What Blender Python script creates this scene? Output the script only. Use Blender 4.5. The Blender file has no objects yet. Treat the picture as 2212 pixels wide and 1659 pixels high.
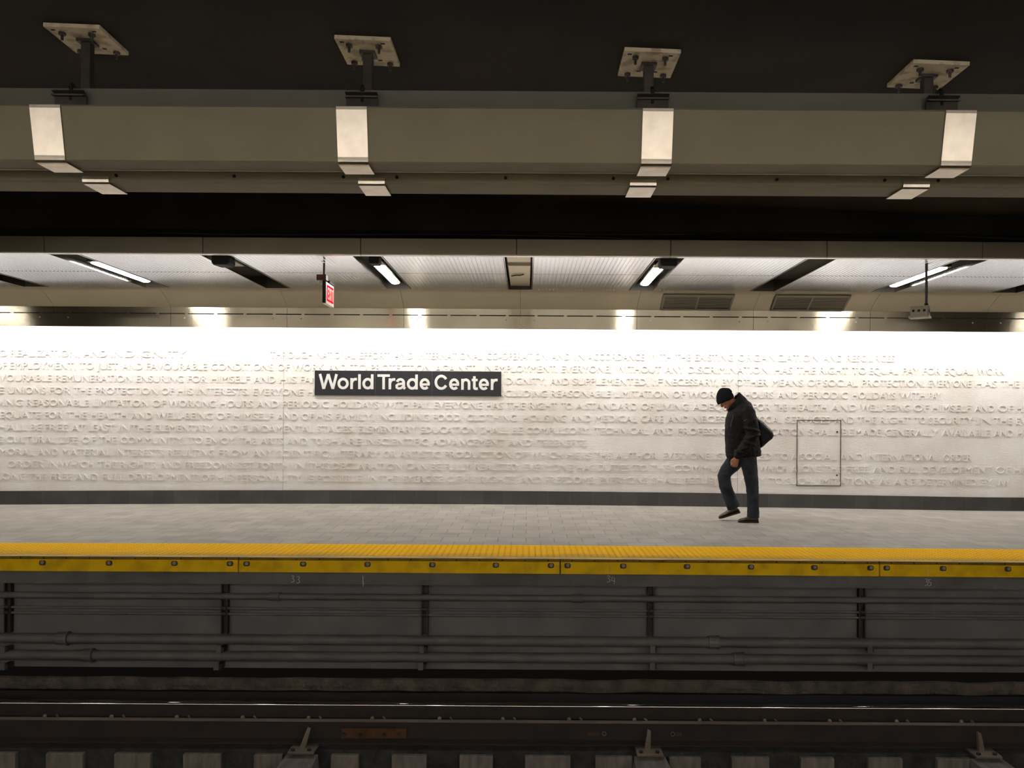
import bpy, bmesh, math, random
from mathutils import Vector, Matrix, noise
random.seed(7)
D = bpy.data
SC = bpy.context.scene
COL = SC.collection
PI = math.pi

# ------------------------------------------------------------------ camera
F, CX, CY, RHO, H = 1788.0, 1138.0, 905.0, 0.0062, 1.337     # focal length / principal point in px (2212x1659), roll, eye height above platform
cam = D.cameras.new('camera')
cam.sensor_fit = 'HORIZONTAL'
cam.sensor_width = 36.0
cam.lens = 36.0 * F / 2212.0
cam.shift_x = -(CX - 1106.0) / 2212.0
cam.shift_y = (CY - 829.5) / 2212.0
cam.clip_start = 0.05
camo = D.objects.new('camera', cam)
COL.objects.link(camo)
camo.matrix_world = Matrix.Translation((0, 0, H)) @ Matrix.Rotation(PI / 2, 4, 'X') @ Matrix.Rotation(RHO, 4, 'Z')
SC.camera = camo

# ------------------------------------------------------------------ world, exposure
w = D.worlds.new('world')
SC.world = w
w.use_nodes = True
w.node_tree.nodes['Background'].inputs['Color'].default_value = (0.9, 0.85, 0.75, 1)
w.node_tree.nodes['Background'].inputs['Strength'].default_value = 0.004
vs = SC.view_settings
vs.view_transform = 'Standard'
vs.look = 'None'
vs.gamma = 1.0
vs.use_curve_mapping = False
vs.exposure = 0.0

LAMP = 60.0        # ceiling lamp lens emission
WASH = 400.0       # far wall washer watts
WASHN = 880.0      # near wall washer watts

def washer(name, y, aim, watts):
    l = D.lights.new(name, 'AREA')
    l.shape = 'RECTANGLE'
    l.size, l.size_y = 24.0, 0.025
    l.energy = watts
    l.color = (1.0, 0.975, 0.935)
    o = D.objects.new(name, l)
    COL.objects.link(o)
    o.location = (0, y, 3.03)
    o.rotation_euler = Vector((0, aim * 1.25, -0.50)).to_track_quat('-Z', 'Y').to_euler()
    return o
washer('wall_washer', 11.92, 0.80, WASH)          # cove light behind the valance of the far platform
washer('wall_washer_near', -3.10, -0.60, WASHN)    # the same on the platform the camera stands on

# ------------------------------------------------------------------ geometry helpers
def X_(px, py, d): return (px - CX + RHO * (py - CY)) * d / F
def Z_(px, py, d): return H - ((py - CY) - RHO * (px - CX)) * d / F
def W(px, py, d): return Vector((X_(px, py, d), d, Z_(px, py, d)))

EDGE, FASC, CEILB, VAL, WALL = 7.82, 8.80, 11.19, 11.60, 12.45
ZC = H + 1.747                       # platform ceiling height
XL, XR = -12.0, 12.0
PITCH = 1.634
def slot_x(k): return -0.10 + PITCH * k

def hump(x, y):                      # the platform crowns slightly about the middle of the view
    t = (x + 0.7) / 7.5
    if abs(t) >= 1: return 0.0
    return (0.012 + 0.040 * max(0, y - EDGE) / 4.63) * math.cos(t * PI / 2)

def new_obj(name, me, mat=None, parent=None):
    o = D.objects.new(name, me)
    COL.objects.link(o)
    if mat is not None:
        me.materials.clear(); me.materials.append(mat)
    if parent is not None: o.parent = parent
    return o

def build(name, bm, mat, parent=None, smooth=False, recalc=True):
    me = D.meshes.new(name)
    if recalc: bmesh.ops.recalc_face_normals(bm, faces=bm.faces)
    bm.to_mesh(me); bm.free()
    if smooth:
        for p in me.polygons: p.use_smooth = True
        me.set_sharp_from_angle(angle=math.radians(42))
    return new_obj(name, me, mat, parent)

def tag(o, label=None, cat=None, group=None, kind=None):
    if label: o['label'] = label
    if cat: o['category'] = cat
    if group: o['group'] = group
    if kind: o['kind'] = kind
    return o

def empty(name, loc=(0, 0, 0), label=None, cat=None, group=None):
    o = D.objects.new(name, None)
    o.empty_display_size = 0.1
    COL.objects.link(o)
    o.location = loc
    return tag(o, label, cat, group)

def struct(name, bm, mat, smooth=False):
    return tag(build(name, bm, mat, None, smooth), kind='structure')

def copy_tree(o, parent=None):
    c = o.copy(); COL.objects.link(c)
    if parent is not None: c.parent = parent
    for ch in list(o.children): copy_tree(ch, c)
    return c

def box(bm, x0, x1, y0, y1, z0, z1, bev=0.0):
    vs_ = [bm.verts.new((x, y, z)) for x in (x0, x1) for y in (y0, y1) for z in (z0, z1)]
    fs = [(0, 1, 3, 2), (4, 6, 7, 5), (0, 4, 5, 1), (2, 3, 7, 6), (0, 2, 6, 4), (1, 5, 7, 3)]
    faces = [bm.faces.new([vs_[i] for i in f]) for f in fs]
    if bev:
        es = list({e for f in faces for e in f.edges})
        bmesh.ops.bevel(bm, geom=es, offset=bev, segments=2, affect='EDGES', profile=0.5)
    return vs_

def BM(): return bmesh.new()

def boxbm(*a, **k):
    bm = BM(); box(bm, *a, **k); return bm

def prism(bm, prof, x0, x1, axis='x'):
    """closed 2D profile [(y,z)...] extruded along x (or [(x,z)] along y)"""
    def P(t, p): return (t, p[0], p[1]) if axis == 'x' else (p[0], t, p[1])
    a = [bm.verts.new(P(x0, p)) for p in prof]
    b = [bm.verts.new(P(x1, p)) for p in prof]
    n = len(prof)
    for i in range(n):
        bm.faces.new((a[i], a[(i + 1) % n], b[(i + 1) % n], b[i]))
    bm.faces.new(a); bm.faces.new(list(reversed(b)))

def tube(bm, pts, rad, seg=12, side=Vector((0, 1, 0)), caps=True):
    """loft along pts. rad: float or list of float or (r_side, r_normal)"""
    pts = [Vector(p) for p in pts]
    n = len(pts)
    if not isinstance(rad, (list, tuple)) or (len(rad) == 2 and n != 2 and not isinstance(rad[0], (list, tuple))):
        rad = [rad] * n
    rings = []
    for i, p in enumerate(pts):
        t = (pts[min(i + 1, n - 1)] - pts[max(i - 1, 0)]).normalized()
        s = side - t * side.dot(t)
        if s.length < 1e-4: s = t.orthogonal()
        s.normalize()
        u = t.cross(s)
        r = rad[i]
        if not isinstance(r, (list, tuple)): r = (r, r)
        rings.append([bm.verts.new(p + s * (r[0] * math.cos(2 * PI * j / seg)) + u * (r[1] * math.sin(2 * PI * j / seg))) for j in range(seg)])
    for a, b in zip(rings, rings[1:]):
        for j in range(seg):
            bm.faces.new((a[j], a[(j + 1) % seg], b[(j + 1) % seg], b[j]))
    if caps:
        bm.faces.new(rings[0]); bm.faces.new(list(reversed(rings[-1])))
    return rings

def ball(bm, c, r, seg=16, rot=None):
    """ellipsoid"""
    m = Matrix.Translation(Vector(c))
    if rot is not None: m = m @ rot
    if not isinstance(r, (list, tuple)): r = (r, r, r)
    m = m @ Matrix.Diagonal((r[0], r[1], r[2], 1))
    bmesh.ops.create_uvsphere(bm, u_segments=seg, v_segments=max(6, seg // 2), radius=1.0, matrix=m)

def cyl(bm, c0, c1, r, seg=16, r1=None):
    tube(bm, [c0, c1], [r, r if r1 is None else r1], seg)

def limb(bm, pts, rad, seg=16, flat_end=False):
    """tube with rounded ends, for fusing"""
    tube(bm, pts, rad, seg)
    for i in ((0,) if flat_end else (0, -1)):
        r = rad[i] if isinstance(rad, list) else rad
        if isinstance(r, (list, tuple)): r = min(r)
        ball(bm, pts[i], r * 0.98, seg)

def fuse(name, bm, voxel, mat, parent, smooth=6, extra=None):
    """union of closed shapes into ONE continuous skin"""
    me = D.meshes.new(name)
    bmesh.ops.recalc_face_normals(bm, faces=bm.faces)
    bm.to_mesh(me); bm.free()
    tmp = D.objects.new('tmp', me); COL.objects.link(tmp)
    r = tmp.modifiers.new('r', 'REMESH'); r.mode = 'VOXEL'; r.voxel_size = voxel
    s = tmp.modifiers.new('s', 'SMOOTH'); s.iterations = smooth; s.factor = 0.5
    if extra: extra(tmp)
    dg = bpy.context.evaluated_depsgraph_get()
    me2 = D.meshes.new_from_object(tmp.evaluated_get(dg))
    D.objects.remove(tmp)
    me2.name = name
    for p in me2.polygons: p.use_smooth = True
    return new_obj(name, me2, mat, parent)

def clouds(size, strength, direction=None):
    def f(o):
        t = D.textures.new('c', 'CLOUDS'); t.noise_scale = size; t.noise_depth = 2
        m = o.modifiers.new('d', 'DISPLACE'); m.texture = t; m.strength = strength; m.mid_level = 0.5; m.texture_coords = 'GLOBAL'
    return f

def ribbon(bm, pts, wd, y0, y1):
    """2D stroke in the xz plane: polyline of (x,z), width wd, extruded from y0 (front) to y1"""
    pts = [Vector(p) for p in pts]
    n = len(pts)
    closed = (pts[0] - pts[-1]).length < 1e-7
    L, R = [], []
    for i, p in enumerate(pts):
        if closed:
            a, b = pts[i - 1 if i else n - 2], pts[i + 1 if i < n - 1 else 1]
        else:
            a, b = pts[max(i - 1, 0)], pts[min(i + 1, n - 1)]
        d1 = (p - a).normalized() if (p - a).length > 1e-9 else (b - p).normalized()
        d2 = (b - p).normalized() if (b - p).length > 1e-9 else d1
        t = (d1 + d2).normalized()
        nn = Vector((-t.y, t.x))
        c = max(0.5, nn.dot(Vector((-d1.y, d1.x))))
        L.append(p + nn * (wd / 2 / c)); R.append(p - nn * (wd / 2 / c))
    V = []
    for a, b in zip(L, R):
        V.append([bm.verts.new((a.x, y0, a.y)), bm.verts.new((b.x, y0, b.y)), bm.verts.new((b.x, y1, b.y)), bm.verts.new((a.x, y1, a.y))])
    for a, b in zip(V, V[1:]):
        for j in range(4):
            bm.faces.new((a[j], a[(j + 1) % 4], b[(j + 1) % 4], b[j]))
    if not closed:
        bm.faces.new(V[0]); bm.faces.new(list(reversed(V[-1])))

def arc(cx, cz, rx, rz, a0, a1, n=16):
    return [(cx + rx * math.cos(math.radians(a0 + (a1 - a0) * i / n)), cz + rz * math.sin(math.radians(a0 + (a1 - a0) * i / n))) for i in range(n + 1)]

# ------------------------------------------------------------------ materials
def nt(m):
    m.use_nodes = True
    t = m.node_tree
    return t, t.nodes['Principled BSDF']

def setin(b, **k):
    names = dict(color='Base Color', rough='Roughness', metal='Metallic', spec='Specular IOR Level', aniso='Anisotropic', em='Emission Color', es='Emission Strength')
    for kk, v in k.items():
        if kk in ('color', 'em') and len(v) == 3: v = (*v, 1)
        b.inputs[names[kk]].default_value = v

def mat(name, color, rough=0.6, metal=0.0, var=0.0, vscale=6.0, bump=0.0, bscale=40.0, stretch=(1, 1, 1), bdist=0.01, spec=0.5, color2=None, aniso=0.0, tangent=None, rvar=0.0, cramp=(0.35, 0.65)):
    m = D.materials.new(name)
    t, b = nt(m)
    setin(b, color=color, rough=rough, metal=metal, spec=spec)
    N, Lk = t.nodes, t.links
    tc = N.new('ShaderNodeTexCoord')
    mp = N.new('ShaderNodeMapping'); mp.inputs['Scale'].default_value = stretch
    geo = N.new('ShaderNodeNewGeometry')
    Lk.new(geo.outputs['Position'], mp.inputs['Vector'])
    if var or color2:
        n1 = N.new('ShaderNodeTexNoise'); n1.inputs['Scale'].default_value = vscale; n1.inputs['Detail'].default_value = 6
        Lk.new(mp.outputs[0], n1.inputs['Vector'])
        r = N.new('ShaderNodeValToRGB')
        c2 = color2 if color2 else tuple(max(0, c * (1 - var)) for c in color)
        r.color_ramp.elements[0].position, r.color_ramp.elements[1].position = cramp
        r.color_ramp.elements[0].color = (*c2, 1)
        r.color_ramp.elements[1].color = (*color, 1)
        Lk.new(n1.outputs['Fac'], r.inputs['Fac'])
        Lk.new(r.outputs['Color'], b.inputs['Base Color'])
        if rvar:
            mr = N.new('ShaderNodeMapRange'); mr.inputs['To Min'].default_value = rough + rvar; mr.inputs['To Max'].default_value = rough - rvar
            mr.inputs['From Min'].default_value = 0.3; mr.inputs['From Max'].default_value = 0.7
            Lk.new(n1.outputs['Fac'], mr.inputs['Value']); Lk.new(mr.outputs[0], b.inputs['Roughness'])
    if bump:
        n2 = N.new('ShaderNodeTexNoise'); n2.inputs['Scale'].default_value = bscale; n2.inputs['Detail'].default_value = 4
        Lk.new(mp.outputs[0], n2.inputs['Vector'])
        bp = N.new('ShaderNodeBump'); bp.inputs['Strength'].default_value = bump; bp.inputs['Distance'].default_value = bdist
        Lk.new(n2.outputs['Fac'], bp.inputs['Height']); Lk.new(bp.outputs[0], b.inputs['Normal'])
    if aniso:
        b.inputs['Anisotropic'].default_value = aniso
        cv = N.new('ShaderNodeCombineXYZ')
        for i in range(3): cv.inputs[i].default_value = (tangent or (1, 0, 0))[i]
        Lk.new(cv.outputs[0], b.inputs['Tangent'])
    return m

def tiles_mat(name, c1, c2, mortar, bw, bh, ms, rough, plane='xy', bump=0.0, spec=0.5, stain=0.15, offset=0.5):
    m = D.materials.new(name)
    t, b = nt(m); N, Lk = t.nodes, t.links
    setin(b, rough=rough, spec=spec)
    geo = N.new('ShaderNodeNewGeometry')
    mp = N.new('ShaderNodeMapping')
    Lk.new(geo.outputs['Position'], mp.inputs['Vector'])
    if plane == 'xz': mp.inputs['Rotation'].default_value = (-PI / 2, 0, 0)
    br = N.new('ShaderNodeTexBrick')
    br.inputs['Scale'].default_value = 1.0
    br.inputs['Color1'].default_value = (*c1, 1); br.inputs['Color2'].default_value = (*c2, 1); br.inputs['Mortar'].default_value = (*mortar, 1)
    br.inputs['Brick Width'].default_value = bw; br.inputs['Row Height'].default_value = bh
    br.inputs['Mortar Size'].default_value = ms; br.inputs['Mortar Smooth'].default_value = 0.1
    br.offset = offset
    Lk.new(mp.outputs[0], br.inputs['Vector'])
    n1 = N.new('ShaderNodeTexNoise'); n1.inputs['Scale'].default_value = 3.0; n1.inputs['Detail'].default_value = 8
    Lk.new(geo.outputs['Position'], n1.inputs['Vector'])
    mr = N.new('ShaderNodeMapRange'); mr.inputs['From Min'].default_value = 0.3; mr.inputs['From Max'].default_value = 0.7
    mr.inputs['To Min'].default_value = 1 - stain; mr.inputs['To Max'].default_value = 1 + stain
    Lk.new(n1.outputs['Fac'], mr.inputs['Value'])
    mx = N.new('ShaderNodeVectorMath'); mx.operation = 'SCALE'
    Lk.new(br.outputs['Color'], mx.inputs[0]); Lk.new(mr.outputs[0], mx.inputs['Scale'])
    Lk.new(mx.outputs[0], b.inputs['Base Color'])
    if bump:
        bp = N.new('ShaderNodeBump'); bp.inputs['Strength'].default_value = bump; bp.inputs['Distance'].default_value = 0.004
        bp.invert = True
        Lk.new(br.outputs['Fac'], bp.inputs['Height']); Lk.new(bp.outputs[0], b.inputs['Normal'])
    return m

def marble_mat():
    m = D.materials.new('marble_mosaic')
    t, b = nt(m); N, Lk = t.nodes, t.links
    setin(b, rough=0.75, spec=0.25)
    geo = N.new('ShaderNodeNewGeometry')
    # colour: small stone-to-stone variation, a few rusty veins
    n1 = N.new('ShaderNodeTexNoise'); n1.inputs['Scale'].default_value = 1.3; n1.inputs['Detail'].default_value = 9; n1.inputs['Roughness'].default_value = 0.65
    Lk.new(geo.outputs['Position'], n1.inputs['Vector'])
    r = N.new('ShaderNodeValToRGB')
    r.color_ramp.elements[0].position = 0.3; r.color_ramp.elements[0].color = (0.665, 0.61, 0.565, 1)
    r.color_ramp.elements[1].position = 0.62; r.color_ramp.elements[1].color = (0.79, 0.765, 0.735, 1)
    Lk.new(n1.outputs['Fac'], r.inputs['Fac'])
    Lk.new(r.outputs['Color'], b.inputs['Base Color'])
    mp = N.new('ShaderNodeMapping'); mp.inputs['Scale'].default_value = (15, 15, 85)
    Lk.new(geo.outputs['Position'], mp.inputs['Vector'])
    n2 = N.new('ShaderNodeTexNoise'); n2.inputs['Scale'].default_value = 1.0; n2.inputs['Detail'].default_value = 5; n2.inputs['Roughness'].default_value = 0.6; n2.inputs['Distortion'].default_value = 0.6
    Lk.new(mp.outputs[0], n2.inputs['Vector'])
    mp3 = N.new('ShaderNodeMapping'); mp3.inputs['Scale'].default_value = (45, 45, 70)
    Lk.new(geo.outputs['Position'], mp3.inputs['Vector'])
    vo = N.new('ShaderNodeTexVoronoi'); vo.inputs['Scale'].default_value = 1.0
    Lk.new(mp3.outputs[0], vo.inputs['Vector'])
    b1 = N.new('ShaderNodeBump'); b1.inputs['Strength'].default_value = 0.28; b1.inputs['Distance'].default_value = 0.013
    Lk.new(n2.outputs['Fac'], b1.inputs['Height'])
    b2 = N.new('ShaderNodeBump'); b2.inputs['Strength'].default_value = 0.25; b2.inputs['Distance'].default_value = 0.004
    Lk.new(vo.outputs['Distance'], b2.inputs['Height']); Lk.new(b1.outputs[0], b2.inputs['Normal'])
    Lk.new(b2.outputs[0], b.inputs['Normal'])
    return m

def emis(name, color, strength, base=(0.8, 0.8, 0.8)):
    m = D.materials.new(name)
    t, b = nt(m)
    setin(b, color=base, em=color, es=strength, rough=0.9, spec=0.0)
    return m

M = {}
M['marble'] = marble_mat()
M['granite'] = tiles_mat('dark_granite', (0.036, 0.034, 0.032), (0.056, 0.054, 0.050), (0.085, 0.08, 0.07), 0.33, 5.0, 0.002, 0.45, 'xz', stain=0.25, offset=0.0)
M['floor'] = tiles_mat('grey_floor_tile', (0.315, 0.296, 0.262), (0.365, 0.345, 0.308), (0.19, 0.176, 0.155), 0.305, 0.305, 0.004, 0.58, 'xy', spec=0.2, bump=0.3, stain=0.12)
def tactile_mat():
    m = D.materials.new('yellow_tactile')
    t, b = nt(m); N, Lk = t.nodes, t.links
    setin(b, rough=0.7, spec=0.05)
    geo = N.new('ShaderNodeNewGeometry')
    sep = N.new('ShaderNodeSeparateXYZ'); Lk.new(geo.outputs['Position'], sep.inputs[0])
    n1 = N.new('ShaderNodeTexNoise'); n1.inputs['Scale'].default_value = 0.9; n1.inputs['Detail'].default_value = 7; n1.inputs['Roughness'].default_value = 0.6
    mp = N.new('ShaderNodeMapping'); mp.inputs['Scale'].default_value = (1, 3, 1)
    Lk.new(geo.outputs['Position'], mp.inputs['Vector']); Lk.new(mp.outputs[0], n1.inputs['Vector'])
    mr = N.new('ShaderNodeMapRange')          # foot wear is strongest next to the edge
    mr.inputs['From Min'].default_value = 7.88; mr.inputs['From Max'].default_value = 8.36
    mr.inputs['To Min'].default_value = 0.42; mr.inputs['To Max'].default_value = -0.25
    Lk.new(sep.outputs['Y'], mr.inputs['Value'])
    ad = N.new('ShaderNodeMath'); ad.operation = 'ADD'; Lk.new(mr.outputs[0], ad.inputs[0]); Lk.new(n1.outputs['Fac'], ad.inputs[1])
    r = N.new('ShaderNodeValToRGB')
    r.color_ramp.elements[0].position = 0.55; r.color_ramp.elements[0].color = (0.98, 0.545, 0.001, 1)
    r.color_ramp.elements[1].position = 1.0; r.color_ramp.elements[1].color = (0.55, 0.33, 0.06, 1)
    Lk.new(ad.outputs[0], r.inputs['Fac']); Lk.new(r.outputs['Color'], b.inputs['Base Color'])
    return m
M['yellow'] = tactile_mat()
M['worn'] = mat('worn_yellow_nosing', (0.66, 0.42, 0.07), 0.6, color2=(0.36, 0.24, 0.11), vscale=4, stretch=(1, 6, 6), cramp=(0.42, 0.60))
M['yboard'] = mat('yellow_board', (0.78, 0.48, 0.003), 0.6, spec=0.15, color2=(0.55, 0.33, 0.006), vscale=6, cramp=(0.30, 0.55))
M['yshade'] = mat('yellow_board_shaded_top', (0.26, 0.16, 0.010), 0.6, color2=(0.16, 0.10, 0.012), vscale=6)  # recess shadow along the board top, put into a darker yellow
M['conc'] = mat('dark_concrete', (0.13, 0.121, 0.116), 0.85, var=0.35, vscale=3, bump=0.4, bscale=30)
M['concpit'] = mat('painted_pit_wall', (0.135, 0.135, 0.132), 0.8, var=0.25, vscale=2.5, bump=0.35, bscale=14)
M['pipe'] = mat('painted_conduit', (0.125, 0.123, 0.118), 0.6, var=0.3, vscale=4)
M['strut'] = mat('dark_strut', (0.025, 0.024, 0.023), 0.6, var=0.3)
M['washer'] = mat('greasy_washer', (0.035, 0.026, 0.010), 0.5)
M['clip'] = mat('grey_clip', (0.26, 0.22, 0.18), 0.6, 0.2)
M['ledge'] = mat('rough_ledge', (0.11, 0.092, 0.072), 0.95, var=0.55, vscale=7, bump=0.9, bscale=25, bdist=0.03)
M['bed'] = mat('sooty_concrete', (0.036, 0.035, 0.031), 0.95, var=0.6, vscale=9, bump=0.8, bscale=30, bdist=0.02)
M['tie'] = mat('pale_concrete_tie', (0.165, 0.145, 0.125), 0.9, var=0.4, vscale=5, bump=0.3, bscale=30, stretch=(4, 1, 1))
M['rail'] = mat('rusty_rail_side', (0.024, 0.016, 0.011), 0.8, var=0.4, vscale=8)
M['railtop'] = mat('polished_rail_head', (0.24, 0.225, 0.215), 0.07, 1.0)
M['guard'] = mat('rusted_guard_rail', (0.026, 0.016, 0.011), 0.85, color2=(0.015, 0.011, 0.009), vscale=5)
M['guardtop'] = mat('worn_guard_top', (0.17, 0.14, 0.105), 0.6, metal=0.3, color2=(0.12, 0.09, 0.065), vscale=4)
M['rust'] = mat('orange_rust', (0.085, 0.035, 0.012), 0.9, var=0.5, vscale=12)
M['dark'] = mat('sooty_ceiling', (0.030, 0.022, 0.016), 0.95, var=0.35, vscale=1.6, bump=0.3, bscale=8)
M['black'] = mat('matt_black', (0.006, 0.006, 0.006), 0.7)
M['beam'] = mat('olive_grey_paint', (0.28, 0.25, 0.163), 0.6, var=0.10, vscale=3, bump=0.05, bscale=120)
M['beam2'] = mat('darker_grey_paint', (0.17, 0.166, 0.138), 0.65, var=0.10, vscale=3)
M['strap'] = mat('satin_steel_strap', (0.90, 0.82, 0.71), 0.33, 1.0, var=0.14, vscale=9)
M['galv'] = mat('galvanised_plate', (0.72, 0.64, 0.48), 0.7, 0.1, color2=(0.45, 0.37, 0.25), vscale=12, cramp=(0.36, 0.5))
M['darksteel'] = mat('dark_steel', (0.11, 0.095, 0.085), 0.5, 0.6, var=0.4)
M['valance'] = mat('brushed_steel_valance', (0.50, 0.45, 0.345), 0.21, 1.0, aniso=0.93, tangent=(0, 0, 1), var=0.06, vscale=2)
M['fascia'] = mat('dull_steel_fascia', (0.36, 0.315, 0.23), 0.42, 1.0, aniso=0.5, tangent=(0, 0, 1), var=0.12, vscale=2.2)
M['cove'] = mat('dull_steel_cove', (0.58, 0.52, 0.40), 0.31, 1.0, aniso=0.8, tangent=(0, 0.7, -0.7), var=0.08, vscale=2)
M['flute'] = mat('fluted_aluminium', (0.82, 0.87, 0.98), 0.22, 1.0, aniso=0.45, tangent=(0, 1, 0))
M['trough'] = mat('polished_trough', (0.50, 0.47, 0.42), 0.14, 1.0)
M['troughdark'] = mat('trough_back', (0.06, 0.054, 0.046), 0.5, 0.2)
M['trim'] = mat('bright_steel_edge', (0.85, 0.82, 0.78), 0.35, 0.8)
M['white'] = mat('white_paint', (0.75, 0.73, 0.70), 0.6)
M['lens'] = emis('lamp_lens', (1.0, 0.965, 0.92), LAMP)
M['signblack'] = mat('sign_enamel', (0.011, 0.011, 0.015), 0.45)
M['signwhite'] = mat('sign_lettering', (0.66, 0.65, 0.62), 0.5)
M['divider'] = mat('sign_divider', (0.10, 0.10, 0.11), 0.5)
M['joint'] = mat('pale_wall_joint', (0.36, 0.31, 0.27), 0.9)
M['groove'] = mat('dark_joint', (0.10, 0.085, 0.07), 0.9)
M['chalk'] = mat('chalk', (0.45, 0.43, 0.42), 0.9)
M['redglow'] = emis('exit_glow', (1.0, 0.0012, 0.006), 3.2, (0.05, 0.002, 0.004))
M['exitface'] = mat('exit_housing', (0.62, 0.58, 0.52), 0.4, 0.3)
M['exitbox'] = mat('dark_red_box', (0.10, 0.018, 0.012), 0.5)
M['boxgrey'] = mat('grey_painted_box', (0.42, 0.38, 0.31), 0.5)
M['louvre'] = mat('vent_metal', (0.26, 0.235, 0.185), 0.45, 0.8)
M['skin'] = mat('skin', (0.42, 0.175, 0.105), 0.55, var=0.12, vscale=30)
M['hair'] = mat('grey_stubble_hair', (0.09, 0.07, 0.06), 0.8)
M['jacket'] = mat('black_jacket_cloth', (0.0042, 0.004, 0.004), 0.75, bump=0.3, bscale=60, spec=0.25)
M['trim_grey'] = mat('grey_piping', (0.12, 0.12, 0.12), 0.6)
M['beanie'] = mat('black_knit', (0.009, 0.009, 0.010), 0.95, bump=0.6, bscale=220, spec=0.2)
M['jeans'] = mat('dark_denim', (0.026, 0.031, 0.048), 0.85, color2=(0.008, 0.009, 0.015), vscale=7, cramp=(0.38, 0.66), bump=0.3, bscale=140)
M['shoe'] = mat('brown_leather', (0.085, 0.036, 0.016), 0.36, var=0.5, vscale=14)
M['sole'] = mat('dark_rubber', (0.018, 0.012, 0.009), 0.7)
M['bag'] = mat('black_nylon_bag', (0.007, 0.0065, 0.010), 0.6, bump=0.2, bscale=40, spec=0.25)
M['brass'] = mat('buckle_metal', (0.5, 0.44, 0.32), 0.35, 1.0)

ORD = ['first', 'second', 'third', 'fourth', 'fifth', 'sixth', 'seventh', 'eighth', 'ninth', 'tenth']
# ------------------------------------------------------------------ SETTING: platform floor, walls
def grid_strip(bm, x0, x1, nx, ys, zf):
    rows = []
    for i in range(nx + 1):
        x = x0 + (x1 - x0) * i / nx
        rows.append([bm.verts.new((x, y, zf(x, y))) for y in ys])
    for a, b in zip(rows, rows[1:]):
        for j in range(len(ys) - 1):
            bm.faces.new((a[j], b[j], b[j + 1], a[j + 1]))

bm = BM(); grid_strip(bm, XL, XR, 80, [8.62, 10.5, WALL + 0.02], hump)
o = build('floor', bm, M['floor']); tag(o, kind='structure')

def slab(bm, x0, x1, nx, y0, y1, zt, zb):
    """closed strip between y0..y1 whose top/bottom follow zt(x), zb(x)"""
    R_ = []
    for i in range(nx + 1):
        x = x0 + (x1 - x0) * i / nx
        R_.append([bm.verts.new((x, y, z)) for y, z in ((y0, zt(x, y0)), (y1, zt(x, y1)), (y1, zb(x, y1)), (y0, zb(x, y0)))])
    for a, b in zip(R_, R_[1:]):
        for j in range(4): bm.faces.new((a[j], a[(j + 1) % 4], b[(j + 1) % 4], b[j]))
    bm.faces.new(R_[0]); bm.faces.new(list(reversed(R_[-1])))

ZBT = H - (1068 - CY) * WALL / F          # top of the dark plinth
bm = BM(); slab(bm, XL, XR, 80, WALL - 0.035, WALL + 0.05, lambda x, y: ZBT + hump(x, WALL), lambda x, y: hump(x, WALL) - 0.01)
struct('baseboard_back', bm, M['granite'])
bm = BM(); slab(bm, XL, XR, 80, WALL - 0.042, WALL - 0.03, lambda x, y: ZBT + 0.008 + hump(x, WALL), lambda x, y: ZBT + hump(x, WALL))
# far wall (marble mosaic in relief)
wall = struct('wall_back', boxbm(XL, XR, WALL, WALL + 0.2, -0.1, 3.10), M['marble'])
bm.free()
struct('wall_front', boxbm(XL, XR, -3.93, -3.73, -0.1, 3.10), M['marble'])
struct('floor', boxbm(XL, XR, -3.73, 0.9, -0.2, 0.0), M['floor'])
struct('trim_8', boxbm(XL, XR, 0.75, 0.92, -0.14, 0.004), M['yellow'])
struct('wall_near_platform', boxbm(XL, XR, 0.55, 0.7, -1.6, -0.2), M['conc'])

# track trough
struct('wall_trackside', boxbm(XL, XR, 8.0, 8.25, -1.085, -0.20), M['concpit'])
bm = BM(); slab(bm, XL, XR, 80, EDGE + 0.041, 8.62, lambda x, y: hump(x, y) + 0.0005, lambda x, y: hump(x, EDGE) - 0.26)
struct('trim_1', bm, M['conc'])                                         # concrete platform edge slab
bm = BM()
nx = 160
rows = []
for i in range(nx + 1):
    x = XL + (XR - XL) * i / nx
    r = []
    for y, z in ((7.80, -1.6), (7.79, -1.20), (7.60, -1.168), (7.585, -1.12), (7.59, -1.066), (7.615, -1.055), (7.67, -1.085), (7.74, -1.16), (7.82, -1.19)):
        r.append(bm.verts.new((x, y + 0.012 * noise.noise(Vector((x * 3, y * 9, 0))), z + 0.015 * noise.noise(Vector((x * 2.3, y * 8, 3))))))
    rows.append(r)
for a, b in zip(rows, rows[1:]):
    for j in range(len(a) - 1): bm.faces.new((a[j], b[j], b[j + 1], a[j + 1]))
struct('undercut_shade_board', boxbm(XL, XR, 7.60, 7.64, -1.615, -1.185), M['black'])  # black board added to stand in for the shade under the ledge
struct('trim_2', bm, M['ledge'])                                        # rough concrete ledge beside the track
struct('floor', boxbm(XL, XR, 0.5, 8.4, -1.85, -1.62), M['bed'])         # track bed
struct('trim_7', boxbm(XL, XR, 6.685, 7.40, -1.615, -1.346, bev=0.012), M['bed'])   # raised plinth under the rails

# track ceiling, slightly falling to the right
def zceil(x): return H + 2.372 - 0.036 * max(-4.5, min(4.5, x))
bm = BM()
vs_ = []
for x in (XL, -4.5, 4.5, XR):
    vs_.append([bm.verts.new((x, y, zceil(x) + dz)) for y, dz in ((-4.0, 0), (13.0, 0), (13.0, 0.2), (-4.0, 0.2))])
for a, b in zip(vs_, vs_[1:]):
    for j in range(4): bm.faces.new((a[j], a[(j + 1) % 4], b[(j + 1) % 4], b[j]))
bm.faces.new(vs_[0]); bm.faces.new(list(reversed(vs_[-1])))
struct('ceiling', bm, M['dark'])
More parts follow.
